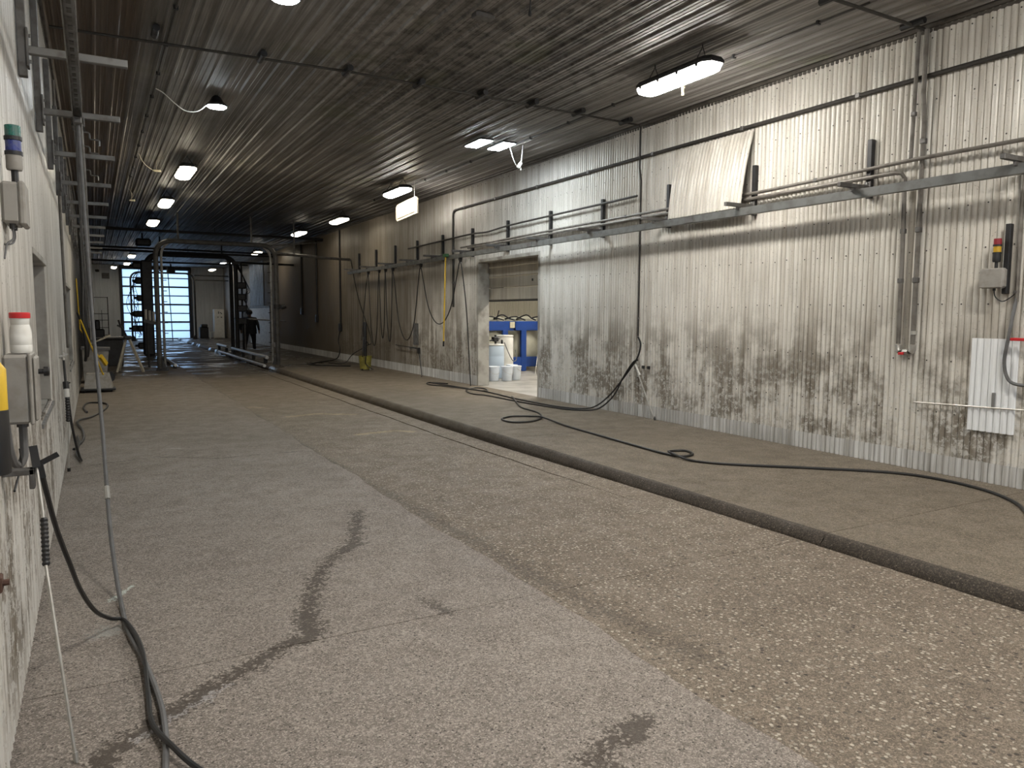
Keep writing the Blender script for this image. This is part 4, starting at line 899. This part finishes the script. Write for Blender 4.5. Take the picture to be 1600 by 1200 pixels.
# ================================================================== WASH ARCHES
def arch(name, label, y, x0, x1, zt, r, mat, sides=True, rc=.45):
    t = thing(name, label, 'wash arch', ((x0+x1)/2, y, 0))
    def path(dx, dy):
        pts = [(x0+dx, y+dy, .05), (x0+dx, y+dy, zt-rc)]
        for i in range(1, 6): a = math.pi/2*i/6; pts.append((x0+dx+rc*(1-math.cos(a)), y+dy, zt-rc+rc*math.sin(a)))
        pts += [(x0+dx+rc, y+dy, zt), (x1-dx-rc, y+dy, zt)]
        for i in range(1, 6): a = math.pi/2*i/6; pts.append((x1-dx-rc+rc*math.sin(a), y+dy, zt-rc+rc*math.cos(a)))
        pts += [(x1-dx, y+dy, zt-rc), (x1-dx, y+dy, .05)]
        return pts
    b = MB(); b.tube(path(0, 0), r, 10); b.build('arch_frame', mat, t)
    b = MB(); b.tube(path(.16, .05), r*.5, 8); sp_ = b.build('spray_pipe', M_galv if mat is not M_dark else M_dark, t)
    for x in (x0+.06, x1-.06):
        b = MB(); b.box(x-.18, y-.14, 0, x+.18, y+.18, .03, .004); b.build('base_plate', M_dark, t)
        b = MB(); b.prism([(-.16, .03), (-.03, .35), (.03, .35), (.16, .03)], y-.02, y+.02, 'y'); b.v = [(v[0]+x, v[1], v[2]) for v in b.v]; b.build('gusset', M_dark, t)
        s = 1 if x < (x0+x1)/2 else -1
        for k in range(10):
            c = MB(); z = .5+k*.33; c.tube([(x+s*.11, y+.05, z), (x+s*.22, y-.02, z)], .014, 6); c.build('spray_nozzle', M_dark, sp_)
    return t
t = arch('wash_arch', 'nearest steel wash arch with twin pipes and clustered nozzle tubes', 25.7, 1.74, 5.36, 4.03, .075, M_arch)
for k in range(3): b = MB(); x = 1.40+k*.11; b.tube([(x, 25.7, 1.56-.04*k), (x, 25.7, 1.9-.03*k)], .04, 8); b.build('nozzle_tube', M_steel, t)
b = MB(); b.bar((1.34, 25.7, 1.56), (1.78, 25.7, 1.44), .08, .10); b.tube([(1.44, 25.75, .1), (1.44, 25.75, 1.5)], .03, 8); b.build('nozzle_arm', M_dark, t)
b = MB(); b.tube([(5.36, 25.7, 3.80), (7.0, 25.9, 3.72), (WF-.02, 26.0, 3.70)], .045, 8); b.tube([(5.2, 25.7, 4.03), (7.0, 25.9, 4.25)], .02, 6); b.tube([(6.0, 25.8, 3.78), (6.0, 25.8, HC)], .025, 6); b.tube([(2.4, 25.7, 4.03), (2.4, 25.7, HC)], .03, 6); b.tube([(4.6, 25.7, 4.03), (4.6, 25.7, HC)], .03, 6); b.build('supply_pipe', M_strut, t)
b = MB(); b.tube([(5.36, 25.62, 1.95), (5.36, 25.62, 2.1)], .11, 8); b.tube([(5.5, 25.7, 2.0), (5.65, 25.7, 2.05)], .08, 8); b.build('pressure_switch', M_dark, t)
t = arch('wash_arch', 'second wash arch, a thick dark column with cables and motors', 34.3, 1.95, 5.45, 4.2, .09, M_dark)
b = MB(); b.box(1.74, 34.2, .03, 2.17, 34.6, 3.95, .06); b.build('column', M_dark, t)
for z, l in ((3.72, .30), (3.1, .22), (2.4, .18), (1.75, .34), (1.15, .40), (.45, .2)):
    b = MB(); b.box(1.74-l, 34.25, z-.13, 1.78, 34.5, z+.13, .05); b.tube([(1.74-l-.1, 34.35, z), (1.8, 34.35, z)], .05, 8); b.build('motor', M_dark, t)
b = MB()
for k in range(5): b.tube(spline([(1.7, 34.2, 3.6-k*.1), (1.5-.08*k, 34.2, 3.0-.2*k), (1.62, 34.2, 2.3-.3*k), (1.45+.03*k, 34.2, 1.6-.2*k), (1.7, 34.2, .9)], 5), .012, 6)
b.build('cables', M_black, t)
b = MB(); b.tube([(5.22, 34.3, .03), (5.22, 34.3, 4.1)], .05, 8); b.tube([(5.7, 34.4, .03), (5.7, 34.4, 4.0)], .04, 8); b.build('right_posts', M_dark, t)
for z in (3.0, 2.5, 2.0, 1.45): b = MB(); b.box(5.45, 34.15, z-.14, 5.85, 34.5, z+.14, .04); b.build('motor', M_dark, t)
b = MB()
for k in range(6): b.tube(spline([(5.5, 34.2, 4.0-.05*k), (5.75+.05*k, 34.2, 3.3-.1*k), (5.9-.04*k, 34.2, 2.5), (5.7+.05*k, 34.2, 1.8), (5.65, 34.2, 1.0-.1*k)], 5), .013, 6)
b.build('cables', M_black, t)
b = MB(); b.box(5.3, 34.1, 3.9, 5.62, 34.4, 4.02, .01); b.tube([(2.5, 34.3, 4.2), (2.5, 34.3, HC)], .03, 6); b.tube([(4.9, 34.3, 4.2), (4.9, 34.3, HC)], .03, 6); b.tube([(2.4, 34.5, 4.45), (8.0, 34.6, 4.42)], .04, 8); b.tube([(XL+.05, 34.5, 4.45), (2.4, 34.5, 4.45)], .04, 8); b.tube([(5.45, 34.4, 4.0), (8.0, 34.6, 3.98)], .045, 8); b.build('top_pipes', M_dark, t)
t = arch('wash_arch', 'farthest slim wash arch standing just before the glazed door', 53.0, 2.10, 5.83, 4.35, .06, M_dark)
b = MB(); b.box(4.2, 52.8, 4.3, 4.7, 53.2, 4.75, .05); b.tube([(3.6, 53, 4.4), (4.2, 53, 4.62)], .04, 8); b.tube([(4.45, 53, 4.7), (4.45, 53, HC)], .05, 8); b.build('drive_motor', M_dark, t)
b = MB(); b.tube([(5.83, 53, 4.25), (7.95, 53.1, 4.25)], .04, 8); b.tube([(5.83, 53, 3.95), (7.95, 53.1, 3.95)], .04, 8); b.build('supply_pipe', M_dark, t)
pipe_thing('door_pole', 'thin pole standing upright in front of the glazed door', 'pole', [(4.35, 52.2, 0), (4.2, 52.2, 4.6)], .03, M_dark, 6)
# ceiling cross pipes over the dark part
for k, (y, z, lb) in enumerate(((29.5, 4.70, 'dark pipe crossing under the ceiling between the first two wash arches'), (38.5, 4.62, 'dark pipe crossing under the ceiling just past the second wash arch'), (46.0, 4.6, 'dark pipe crossing under the ceiling before the glazed door'))):
    b = MB(); b.tube([(XL+.03, y, z), (XR-.03, y+.1, z)], .05, 8)
    for x in (1.0, 4.0, 7.0): b.tube([(x, y+.05, z), (x, y+.05, HC-.01)], .012, 5)
    tag(b.build('cross_pipe', M_dark), lb, 'pipe', 'cross pipes under the far ceiling')
b = MB(); b.box(1.55, 33.0, 4.42, 2.1, 33.5, 4.72, .06); b.tube([(1.8, 33.2, 4.7), (1.8, 33.2, HC)], .03, 6); tag(b.build('ceiling_heater', M_dark), 'dark box unit hanging from the ceiling left of the second wash arch', 'heater')
# guide rails
def guide(label, x, ya, yb, z, r=.05):
    t = thing('guide_rail', label, 'guide rail', (x, ya, z))
    b = MB(); b.tube([(x, ya, z), (x, yb, z)], r, 10); b.build('rail_tube', M_steel, t)
    yy = ya+.3
    while yy < yb: c = MB(); c.box(x-.06, yy-.05, 0 if x < 4.9 else HR, x+.06, yy+.05, z-r*.6, .01); c.build('foot', worn('yellow_foot', (.25, .2, .03), .6) if False else M_dark, t); yy += 2.2
    return t
guide('low shiny guide rail along the right edge of the lane', 4.78, 25.0, 35.2, .10)
guide('raised guide rail on the right strip beside the nearest wash arch', 5.10, 26.2, 33.6, .30, .06)
guide('short guide rail on the right strip beyond the second wash arch', 5.15, 35.2, 38.2, .30, .06)
guide('low guide rail along the left edge of the lane at the arches', 2.24, 26.2, 33.5, .12)

# ================================================================== FAR THINGS
t = thing('step_ladder', 'pale trestle ladder standing on the wet floor by the left wall', 'ladder', (.88, 25.4, 0))
M_lad = worn('pale_ladder_wood', (.42, .38, .30), .6, 0, .5)
top = Vector((.86, 25.5, 1.02))
for dx, dy, tw in ((-.34, -.1, .05), (-.26, .5, .045), (.37, -.35, .05), (.40, .3, .045)):
    b = MB(); b.bar((.88+dx, 25.5+dy, 0), (top.x+dx*.12, top.y+dy*.3, top.z), tw, .06); b.build('leg', M_lad, t)
for k in range(4):
    z = .18+k*.22; f_ = 1-z/1.02; b = MB(); b.bar((.88+.37*f_, 25.5-.33*f_, z), (.88+.40*f_, 25.5+.3*f_, z), .05, .05); b.build('rung', M_lad, t)
b = MB(); b.box(.76, 25.3, 1.0, .98, 25.7, 1.10, .02); b.build('top_cap', M_black, t)
b = MB(); b.bar((.84, 25.5, 1.08), (.70, 25.55, 1.40), .06, .05); b.tube([(.70, 25.5, 1.35), (.64, 25.5, 1.58)], .03, 6); b.bar((.72, 25.5, 1.36), (.60, 25.5, 1.42), .05, .05); b.build('tool_handle', M_black, t)
b = MB(); b.box(.0, 28.4, 0, .82, 29.2, .90, .02); b.box(-.05, 28.35, .90, .87, 29.25, .95, .01); tag(b.build('workbench', M_dark), 'dark workbench behind the trestle ladder', 'workbench')
t = thing('pale_sheet', 'pale plastic sheet draped on the dark workbench', 'sheet', (.5, 28.6, .95)); b = MB(); b.box(.25, 28.45, .955, .95, 28.95, .985, .01); b.build('sheet', M_steel, t)
t = thing('tool_rack', 'tall dark wire rack by the far left wall', 'rack', (.25, 34, 0))
for x in (.0, .5):
    b = MB(); b.tube([(x, 34, 0), (x, 34, 2.42)], .018, 6); b.build('upright', M_dark, t)
for z in (2.4, 1.75, 1.5, 1.2, .9, .5): b = MB(); b.tube([(0, 34, z), (.5, 34, z)], .014, 6); b.build('cross_bar', M_dark, t)
b = MB(); b.tube([(.28, 34, .4), (.28, 34, 1.9)], .012, 6); b.build('hanging_rod', M_dark, t)
b = MB(); b.box(.0, 33.7, .0, .35, 33.95, 1.15, .04); b.box(.02, 33.75, 1.1, .2, 33.95, 1.5, .04); b.build('stored_bag', M_black, t)
t = thing('wheeled_bin', 'grey wheeled bin tipped beside the left wall behind the floor cover', 'bin', (0, 22, 0))
b = MB(); b.prism([(-.28, .03), (.22, .03), (.30, .85), (-.30, .88)], 21.8, 22.5, 'y'); b.build('bin_body', M_greybox, t)
b = MB(); b.prism([(-.325, .86), (.33, .83), (.33, .89), (-.325, .92)], 21.75, 22.55, 'y'); b.build('rim', M_hoseg, t)
b = MB(); b.lathe([(.14, 0), (.14, .06)], (.28, 21.72, .15), 14, 'y'); b.build('wheel', M_black, t)
t = thing('floor_cover', 'grey plastic cover box on a low trolley at the foot of the left wall', 'cover', (0, 19.4, 0))
b = MB(); b.add([(-.27, 19.2, .08), (.30, 19.2, .08), (.34, 19.7, .08), (-.27, 19.7, .08), (-.20, 19.3, .42), (.24, 19.3, .42), (.26, 19.6, .42), (-.20, 19.6, .42)], [(0,3,2,1),(4,5,6,7),(0,1,5,4),(1,2,6,5),(2,3,7,6),(3,0,4,7)]); b.build('cover_body', M_greybox, t)
b = MB(); b.box(-.33, 19.12, .045, .37, 19.75, .085, .01); b.build('deck', M_dark, t)
for x in (-.24, .28): c = MB(); c.lathe([(.04, -.02), (.04, .02)], (x, 19.2, .04), 10, 'x'); c.build('caster', M_black, t)
t = thing('broom', 'yellow handled broom with black tip leaning across the left wall corner', 'broom', (.12, 18.6, 0))
b = MB(); b.tube([(.12, 18.9, .44), (-.26, 18.1, 1.68)], .016, 8); b.build('handle', M_yellow, t)
b = MB(); b.tube([(-.26, 18.1, 1.66), (-.30, 18.02, 1.80)], .02, 8); b.build('grip', M_black, t)
b = MB(); b.tube([(.12, 18.9, .45), (.13, 18.92, .42)], .02, 8); b.build('end_cap', M_yellow, t)
t = thing('squeegee', 'yellow squeegee pole standing behind the broom at the left wall', 'squeegee', (0, 20.5, 0))
b = MB(); b.tube([(.16, 20.9, .55), (-.30, 20.6, 1.4), (-.33, 20.5, 2.6)], .014, 7); b.build('handle', M_yellow, t)
b = MB(); b.bar((.10, 20.8, .74), (.22, 21.0, .52), .06, .10); b.build('head', M_yellow, t)
b = MB(); b.bar((-.25, 22.3, .92), (.28, 22.4, 1.16), .10, .03); b.bar((.2, 22.4, 1.13), (.36, 22.42, 1.2), .06, .05); tag(b.build('plank', M_lad), 'pale plank sticking up out of the grey wheeled bin', 'plank')
# far wall things
b = MB(); b.box(.55, YF-.09, 4.0, 1.0, YF-.035, 4.38, .01)
t = tag(b.build('wall_vent', M_strut), 'square vent on the far wall left of the glazed door', 'vent')
for k in range(4): c = MB(); c.box(.58, YF-.11, 4.05+k*.08, .97, YF-.085, 4.09+k*.08, .003); c.build('louvre', M_dark, t)
b = MB(); b.box(.20, YF-.20, 4.42, .42, YF-.035, 4.58, .03); tag(b.build('wall_lamp', M_dark), 'small dark unlit lamp on the far wall above the vent', 'lamp')
t = thing('white_cabinet', 'tall white cabinet with dark stickers against the far wall', 'cabinet', (7.5, 54.6, HR))
b = MB(); b.box(7.15, 54.3, HR, 7.80, 55.0, 2.05, .02); b.build('cabinet_body', M_white, t)
b = MB(); b.box(7.17, 54.27, HR+.06, 7.78, 54.30, 2.02, .006); dr_ = b.build('door', M_white, t)
for k in range(8): c = MB(); x = 7.35+random.random()*.3; z = 1.45+random.random()*.4; c.box(x, 54.262, z, x+.07, 54.271, z+.06); c.build('sticker', M_dark, dr_)
b = MB(); b.box(6.2, 54.2, HR, 6.75, 54.8, .85, .03); b.box(6.3, 54.1, .85, 6.7, 54.7, 1.05, .04); tag(b.build('dark_machine', M_dark), 'low dark machine on the floor left of the white cabinet', 'machine')
t = thing('plastic_stool', 'small pale stool beside the white cabinet', 'stool', (6.95, 54.0, HR))
b = MB(); b.box(6.80, 53.85, .50, 7.10, 54.15, .54, .01); b.build('seat', M_white, t)
for x in (6.83, 7.07):
    for y in (53.88, 54.12): c = MB(); c.bar((x, y, HR), (x, y, .5), .03, .03); c.build('leg', M_white, t)
t = thing('tall_panel', 'tall grey corrugated panel above the low white door on the far right wall', 'panel', (XR-.06, 43.5, 2.2))
b = MB(); b.box(XR-.075, 41.4, 2.22, XR-.05, 45.4, 4.6, .006); b.build('panel_sheet', worn('grey_panel', (.16, .165, .175), .5, .2, .4), t)
b = MB()
for k in range(9): b.box(XR-.09, 41.6+k*.45, 2.25, XR-.073, 41.66+k*.45, 4.57)
b.build('ribs', M_galv, t)
for k, (y, lb) in enumerate(((27.2, 'thin dark pipe dropping down the dark right wall beside a hanging hose'), (30.5, 'dark pipe dropping down the sooty right wall'), (33.0, 'dark pipe dropping down the sooty right wall behind the second arch'))):
    b = MB(); b.tube([(WF-.03, y, 4.85), (WF-.03, y, 1.2+.3*k)], .035, 8); b.box(WF-.10, y-.10, 1.15+.3*k, WF-.001, y+.10, 1.45+.3*k, .02); tag(b.build('drop_pipe', M_dark), lb, 'pipe')
b = MB(); b.tube(spline([(WF-.05, 27.2, 1.2), (WF-.1, 27.3, .8), (WF-.1, 27.1, .5), (WF-.15, 27.2, .2), (7.6, 27.0, .11), (7.0, 26.2, .11), (6.2, 25.0, .11), (6.6, 24.2, .11), (7.2, 23.6, .11)], 6), .02, 7); tag(b.build('coiled_hose', M_black), 'black hose lying coiled on the wet raised floor at the right wall', 'hose')
b = MB(); b.tube(spline([(WF-.02, 25.9, 3.7), (WF-.06, 25.0, 2.4), (WF-.12, 23.5, 1.0), (7.5, 22.8, .8), (7.3, 23.6, .5), (7.3, 24.6, .14), (7.0, 25.4, .11)], 6), .014, 7); tag(b.build('slack_hose', M_black), 'slack black hose hanging from the first arch pipe to the bucket post', 'hose')
pipe_thing('grab_rail', 'thin handrail post and bar beside the walking person', 'handrail', [(5.75, 34.2, HR), (5.75, 34.2, 1.52), (5.3, 34.5, 1.58), (7.5, 34.0, 1.45)], .03, M_strut, 7)

# ================================================================== PERSON (seen from behind, walking)
def person(loc, face):
    t = thing('person', 'person in dark work clothes walking away beside the second wash arch', 'person', loc)
    V = {}; names = []; co = []; rad = []; ed = []
    def j(n, p, r): V[n] = len(co); co.append(p); rad.append(r)
    def e(a, b_): ed.append((V[a], V[b_]))
    j('pelvis', (0, 0, .95), (.165, .13)); j('waist', (0, .01, 1.10), (.165, .125)); j('chest', (0, .02, 1.32), (.185, .135)); j('neckb', (0, .03, 1.48), (.075, .07)); j('neck', (0, .045, 1.54), (.055, .055)); j('head', (0, .06, 1.64), (.085, .10)); j('crown', (0, .055, 1.74), (.065, .075))
    for a, b_ in (('pelvis','waist'),('waist','chest'),('chest','neckb'),('neckb','neck'),('neck','head'),('head','crown')): e(a, b_)
    for s, n in ((-1, 'l'), (1, 'r')):
        j('sh'+n, (s*.20, .02, 1.42), (.075, .075)); j('el'+n, (s*.285, -.05*s, 1.14), (.052, .052)); j('wr'+n, (s*.30, .10-.06*s, .90), (.036, .036)); j('pa'+n, (s*.30, .12-.06*s, .82), (.040, .025))
        e('chest', 'sh'+n); e('sh'+n, 'el'+n); e('el'+n, 'wr'+n); e('wr'+n, 'pa'+n)
        for k in range(4):
            j('f%d%s' % (k, n), (s*.30+(k-1.5)*.004, .085-.06*s+k*.021, .77), (.010, .010)); j('g%d%s' % (k, n), (s*.292, .09-.06*s+k*.020, .725+.006*abs(k-1.5)), (.008, .008)); e('pa'+n, 'f%d%s' % (k, n)); e('f%d%s' % (k, n), 'g%d%s' % (k, n))
        j('t0'+n, (s*.285, .165-.06*s, .81), (.011, .011)); j('t1'+n, (s*.28, .18-.06*s, .77), (.009, .009)); e('pa'+n, 't0'+n); e('t0'+n, 't1'+n)
        st = s*.16
        j('hip'+n, (s*.10, 0, .88), (.115, .12)); j('kn'+n, (s*.105, st*.7+.06, .50), (.075, .08)); j('an'+n, (s*.105, st*1.4-(.05 if s < 0 else 0), .10), (.048, .05)); j('toe'+n, (s*.115, st*1.4+.16-(.05 if s < 0 else 0), .035), (.045, .035)); j('heel'+n, (s*.105, st*1.4-.05-(.05 if s < 0 else 0), .04), (.04, .04))
        e('pelvis', 'hip'+n); e('hip'+n, 'kn'+n); e('kn'+n, 'an'+n); e('an'+n, 'toe'+n); e('an'+n, 'heel'+n)
    me = bpy.data.meshes.new('body'); me.from_pydata(co, ed, [])
    o = bpy.data.objects.new('body', me); COL.objects.link(o); o.parent = t
    md = o.modifiers.new('skin', 'SKIN'); md.use_smooth_shade = True
    for i, r in enumerate(rad): me.skin_vertices[0].data[i].radius = r
    for i in range(len(co)): me.skin_vertices[0].data[i].use_root = (i == 0)
    o.modifiers.new('sub', 'SUBSURF').render_levels = 1; o.modifiers['sub'].levels = 1
    mm = NT('dark_work_clothes'); pz = mm.xyz(mm.n('TexCoord').outputs['Object'])[2]; px = mm.xyz(mm.n('TexCoord').outputs['Object'])[0]
    skin = mm.math('GREATER_THAN', pz, 1.50); hand = mm.math('MULTIPLY', mm.math('LESS_THAN', pz, .90), mm.math('GREATER_THAN', mm.math('ABSOLUTE', px), .25))
    c = mm.mix(mm.math('LESS_THAN', pz, .92), (.012, .013, .018), (.016, .016, .02)); c = mm.mix(mm.math('MAXIMUM', skin, hand), c, (.22, .13, .09)); c = mm.mix(mm.math('LESS_THAN', pz, .09), c, (.01, .01, .01))
    me.materials.append(mm.bsdf(c, .75))
    h = MB(); h.lathe([(.06, 1.60), (.098, 1.64), (.108, 1.70), (.095, 1.77), (.05, 1.815), (.01, 1.82)], (0, .035, 0), 14); hv = h.build('hair', worn('dark_hair', (.012, .01, .009), .7)); hv.parent = t
    jk = MB(); jk.lathe([(.235, .74), (.235, .9), (.22, 1.05), (.225, 1.25), (.20, 1.40), (.10, 1.50)], (0, 0, 0), 16, cap=False); jk.v = [(v[0], v[1]*.75+.015, v[2]) for v in jk.v]; jo = jk.build('jacket', worn('dark_jacket', (.012, .013, .017), .7)); jo.parent = t
    nb = MB()
    nb.lathe([(.008, -.0), (.016, .015), (.012, .03)], (0, .165, 1.645), 8, 'y'); nb.lathe([(.004, 0), (.012, .01)], (.11, .06, 1.655), 8, 'x'); nb.lathe([(.012, 0), (.004, .01)], (-.12, .06, 1.655), 8, 'x')
    fc = nb.build('face', worn('skin_tone', (.22, .13, .09), .6)); fc.parent = t
    t.rotation_euler = (0, 0, face); t.scale = (1.4, 1.35, 1.03)
    return t
person((6.28, 36.2, HR), -.35)

# ================================================================== SMALL CEILING BITS
b = MB(); b.box(3.58, 7.18, HC-.055, 3.80, 7.30, HC-.001, .008); tag(b.build('ceiling_box', M_strut), 'small grey box fixed to the ceiling near the top edge of the view', 'box')
b = MB(); b.tube([(3.72, 6.3, HC-.01), (3.715, 6.32, 4.66)], .008, 6); b.lathe([(.012, 0), (.018, .02), (.012, .05)], (3.715, 6.32, 4.61), 8); tag(b.build('dangling_lead', M_dark), 'dark lead dangling from the middle of the ceiling', 'cable')
b = MB(); b.tube([(6.62, 7.45, HC-.02), (6.62, 7.45, 4.72)], .005, 5); b.tube(spline([(6.58, 7.42, 4.70), (6.62, 7.45, 4.74), (6.67, 7.47, 4.69), (6.63, 7.42, 4.67), (6.58, 7.44, 4.69)], 4), .014, 6); b.bar((6.63, 7.45, 4.68), (6.64, 7.45, 4.58), .022, .022); tag(b.build('extension_cord', M_cream), 'cream cord coiled with its plug beside the nearest tube light', 'cable')
for k, (x, y) in enumerate(((1.25, 17.2), (.98, 22.0))):
    b = MB(); b.tube(spline([(.9, y-.6, HC-.03), (1.0, y-.3, 4.78), (x-.05, y, 4.70), (x+.08, y+.05, 4.74)], 4), .006, 5); b.box(x-.06, y-.03, 4.68, x+.08, y+.03, 4.72, .01); b.tube([(x, y, 4.70), (x, y, HC-.02)], .004, 5)
    tag(b.build('cord_plug', M_cream), ('cream plug hanging beside the first lit tube light of the left row', 'cream plug hanging beside the second lit tube light of the left row')[k], 'cable')
# dark hoses hung against the far part of the left wall
for k in range(4):
    y = LB[7+k]-.1; x = -.20+.03*(k % 2); b = MB(); b.tube(spline([(x, y+.06, 3.53), (x+.02, y+.05, 2.6), (x-.01, y-.04, 1.7), (x+.02, y+.02, 1.0), (x, y+.1, .75), (x+.03, y+.25, 1.1), (x+.01, y+.3, 2.2), (x, y+.2, 3.3), (x, y+.15, 3.53), (x, y+.06, 3.53)], 5), .032, 7)
    tag(b.build('hung_hose', M_black), 'dark hose hung in a narrow loop on the far left wall, %s from the camera' % ORD[k], 'hose', 'dark hoses hung on the far left wall')
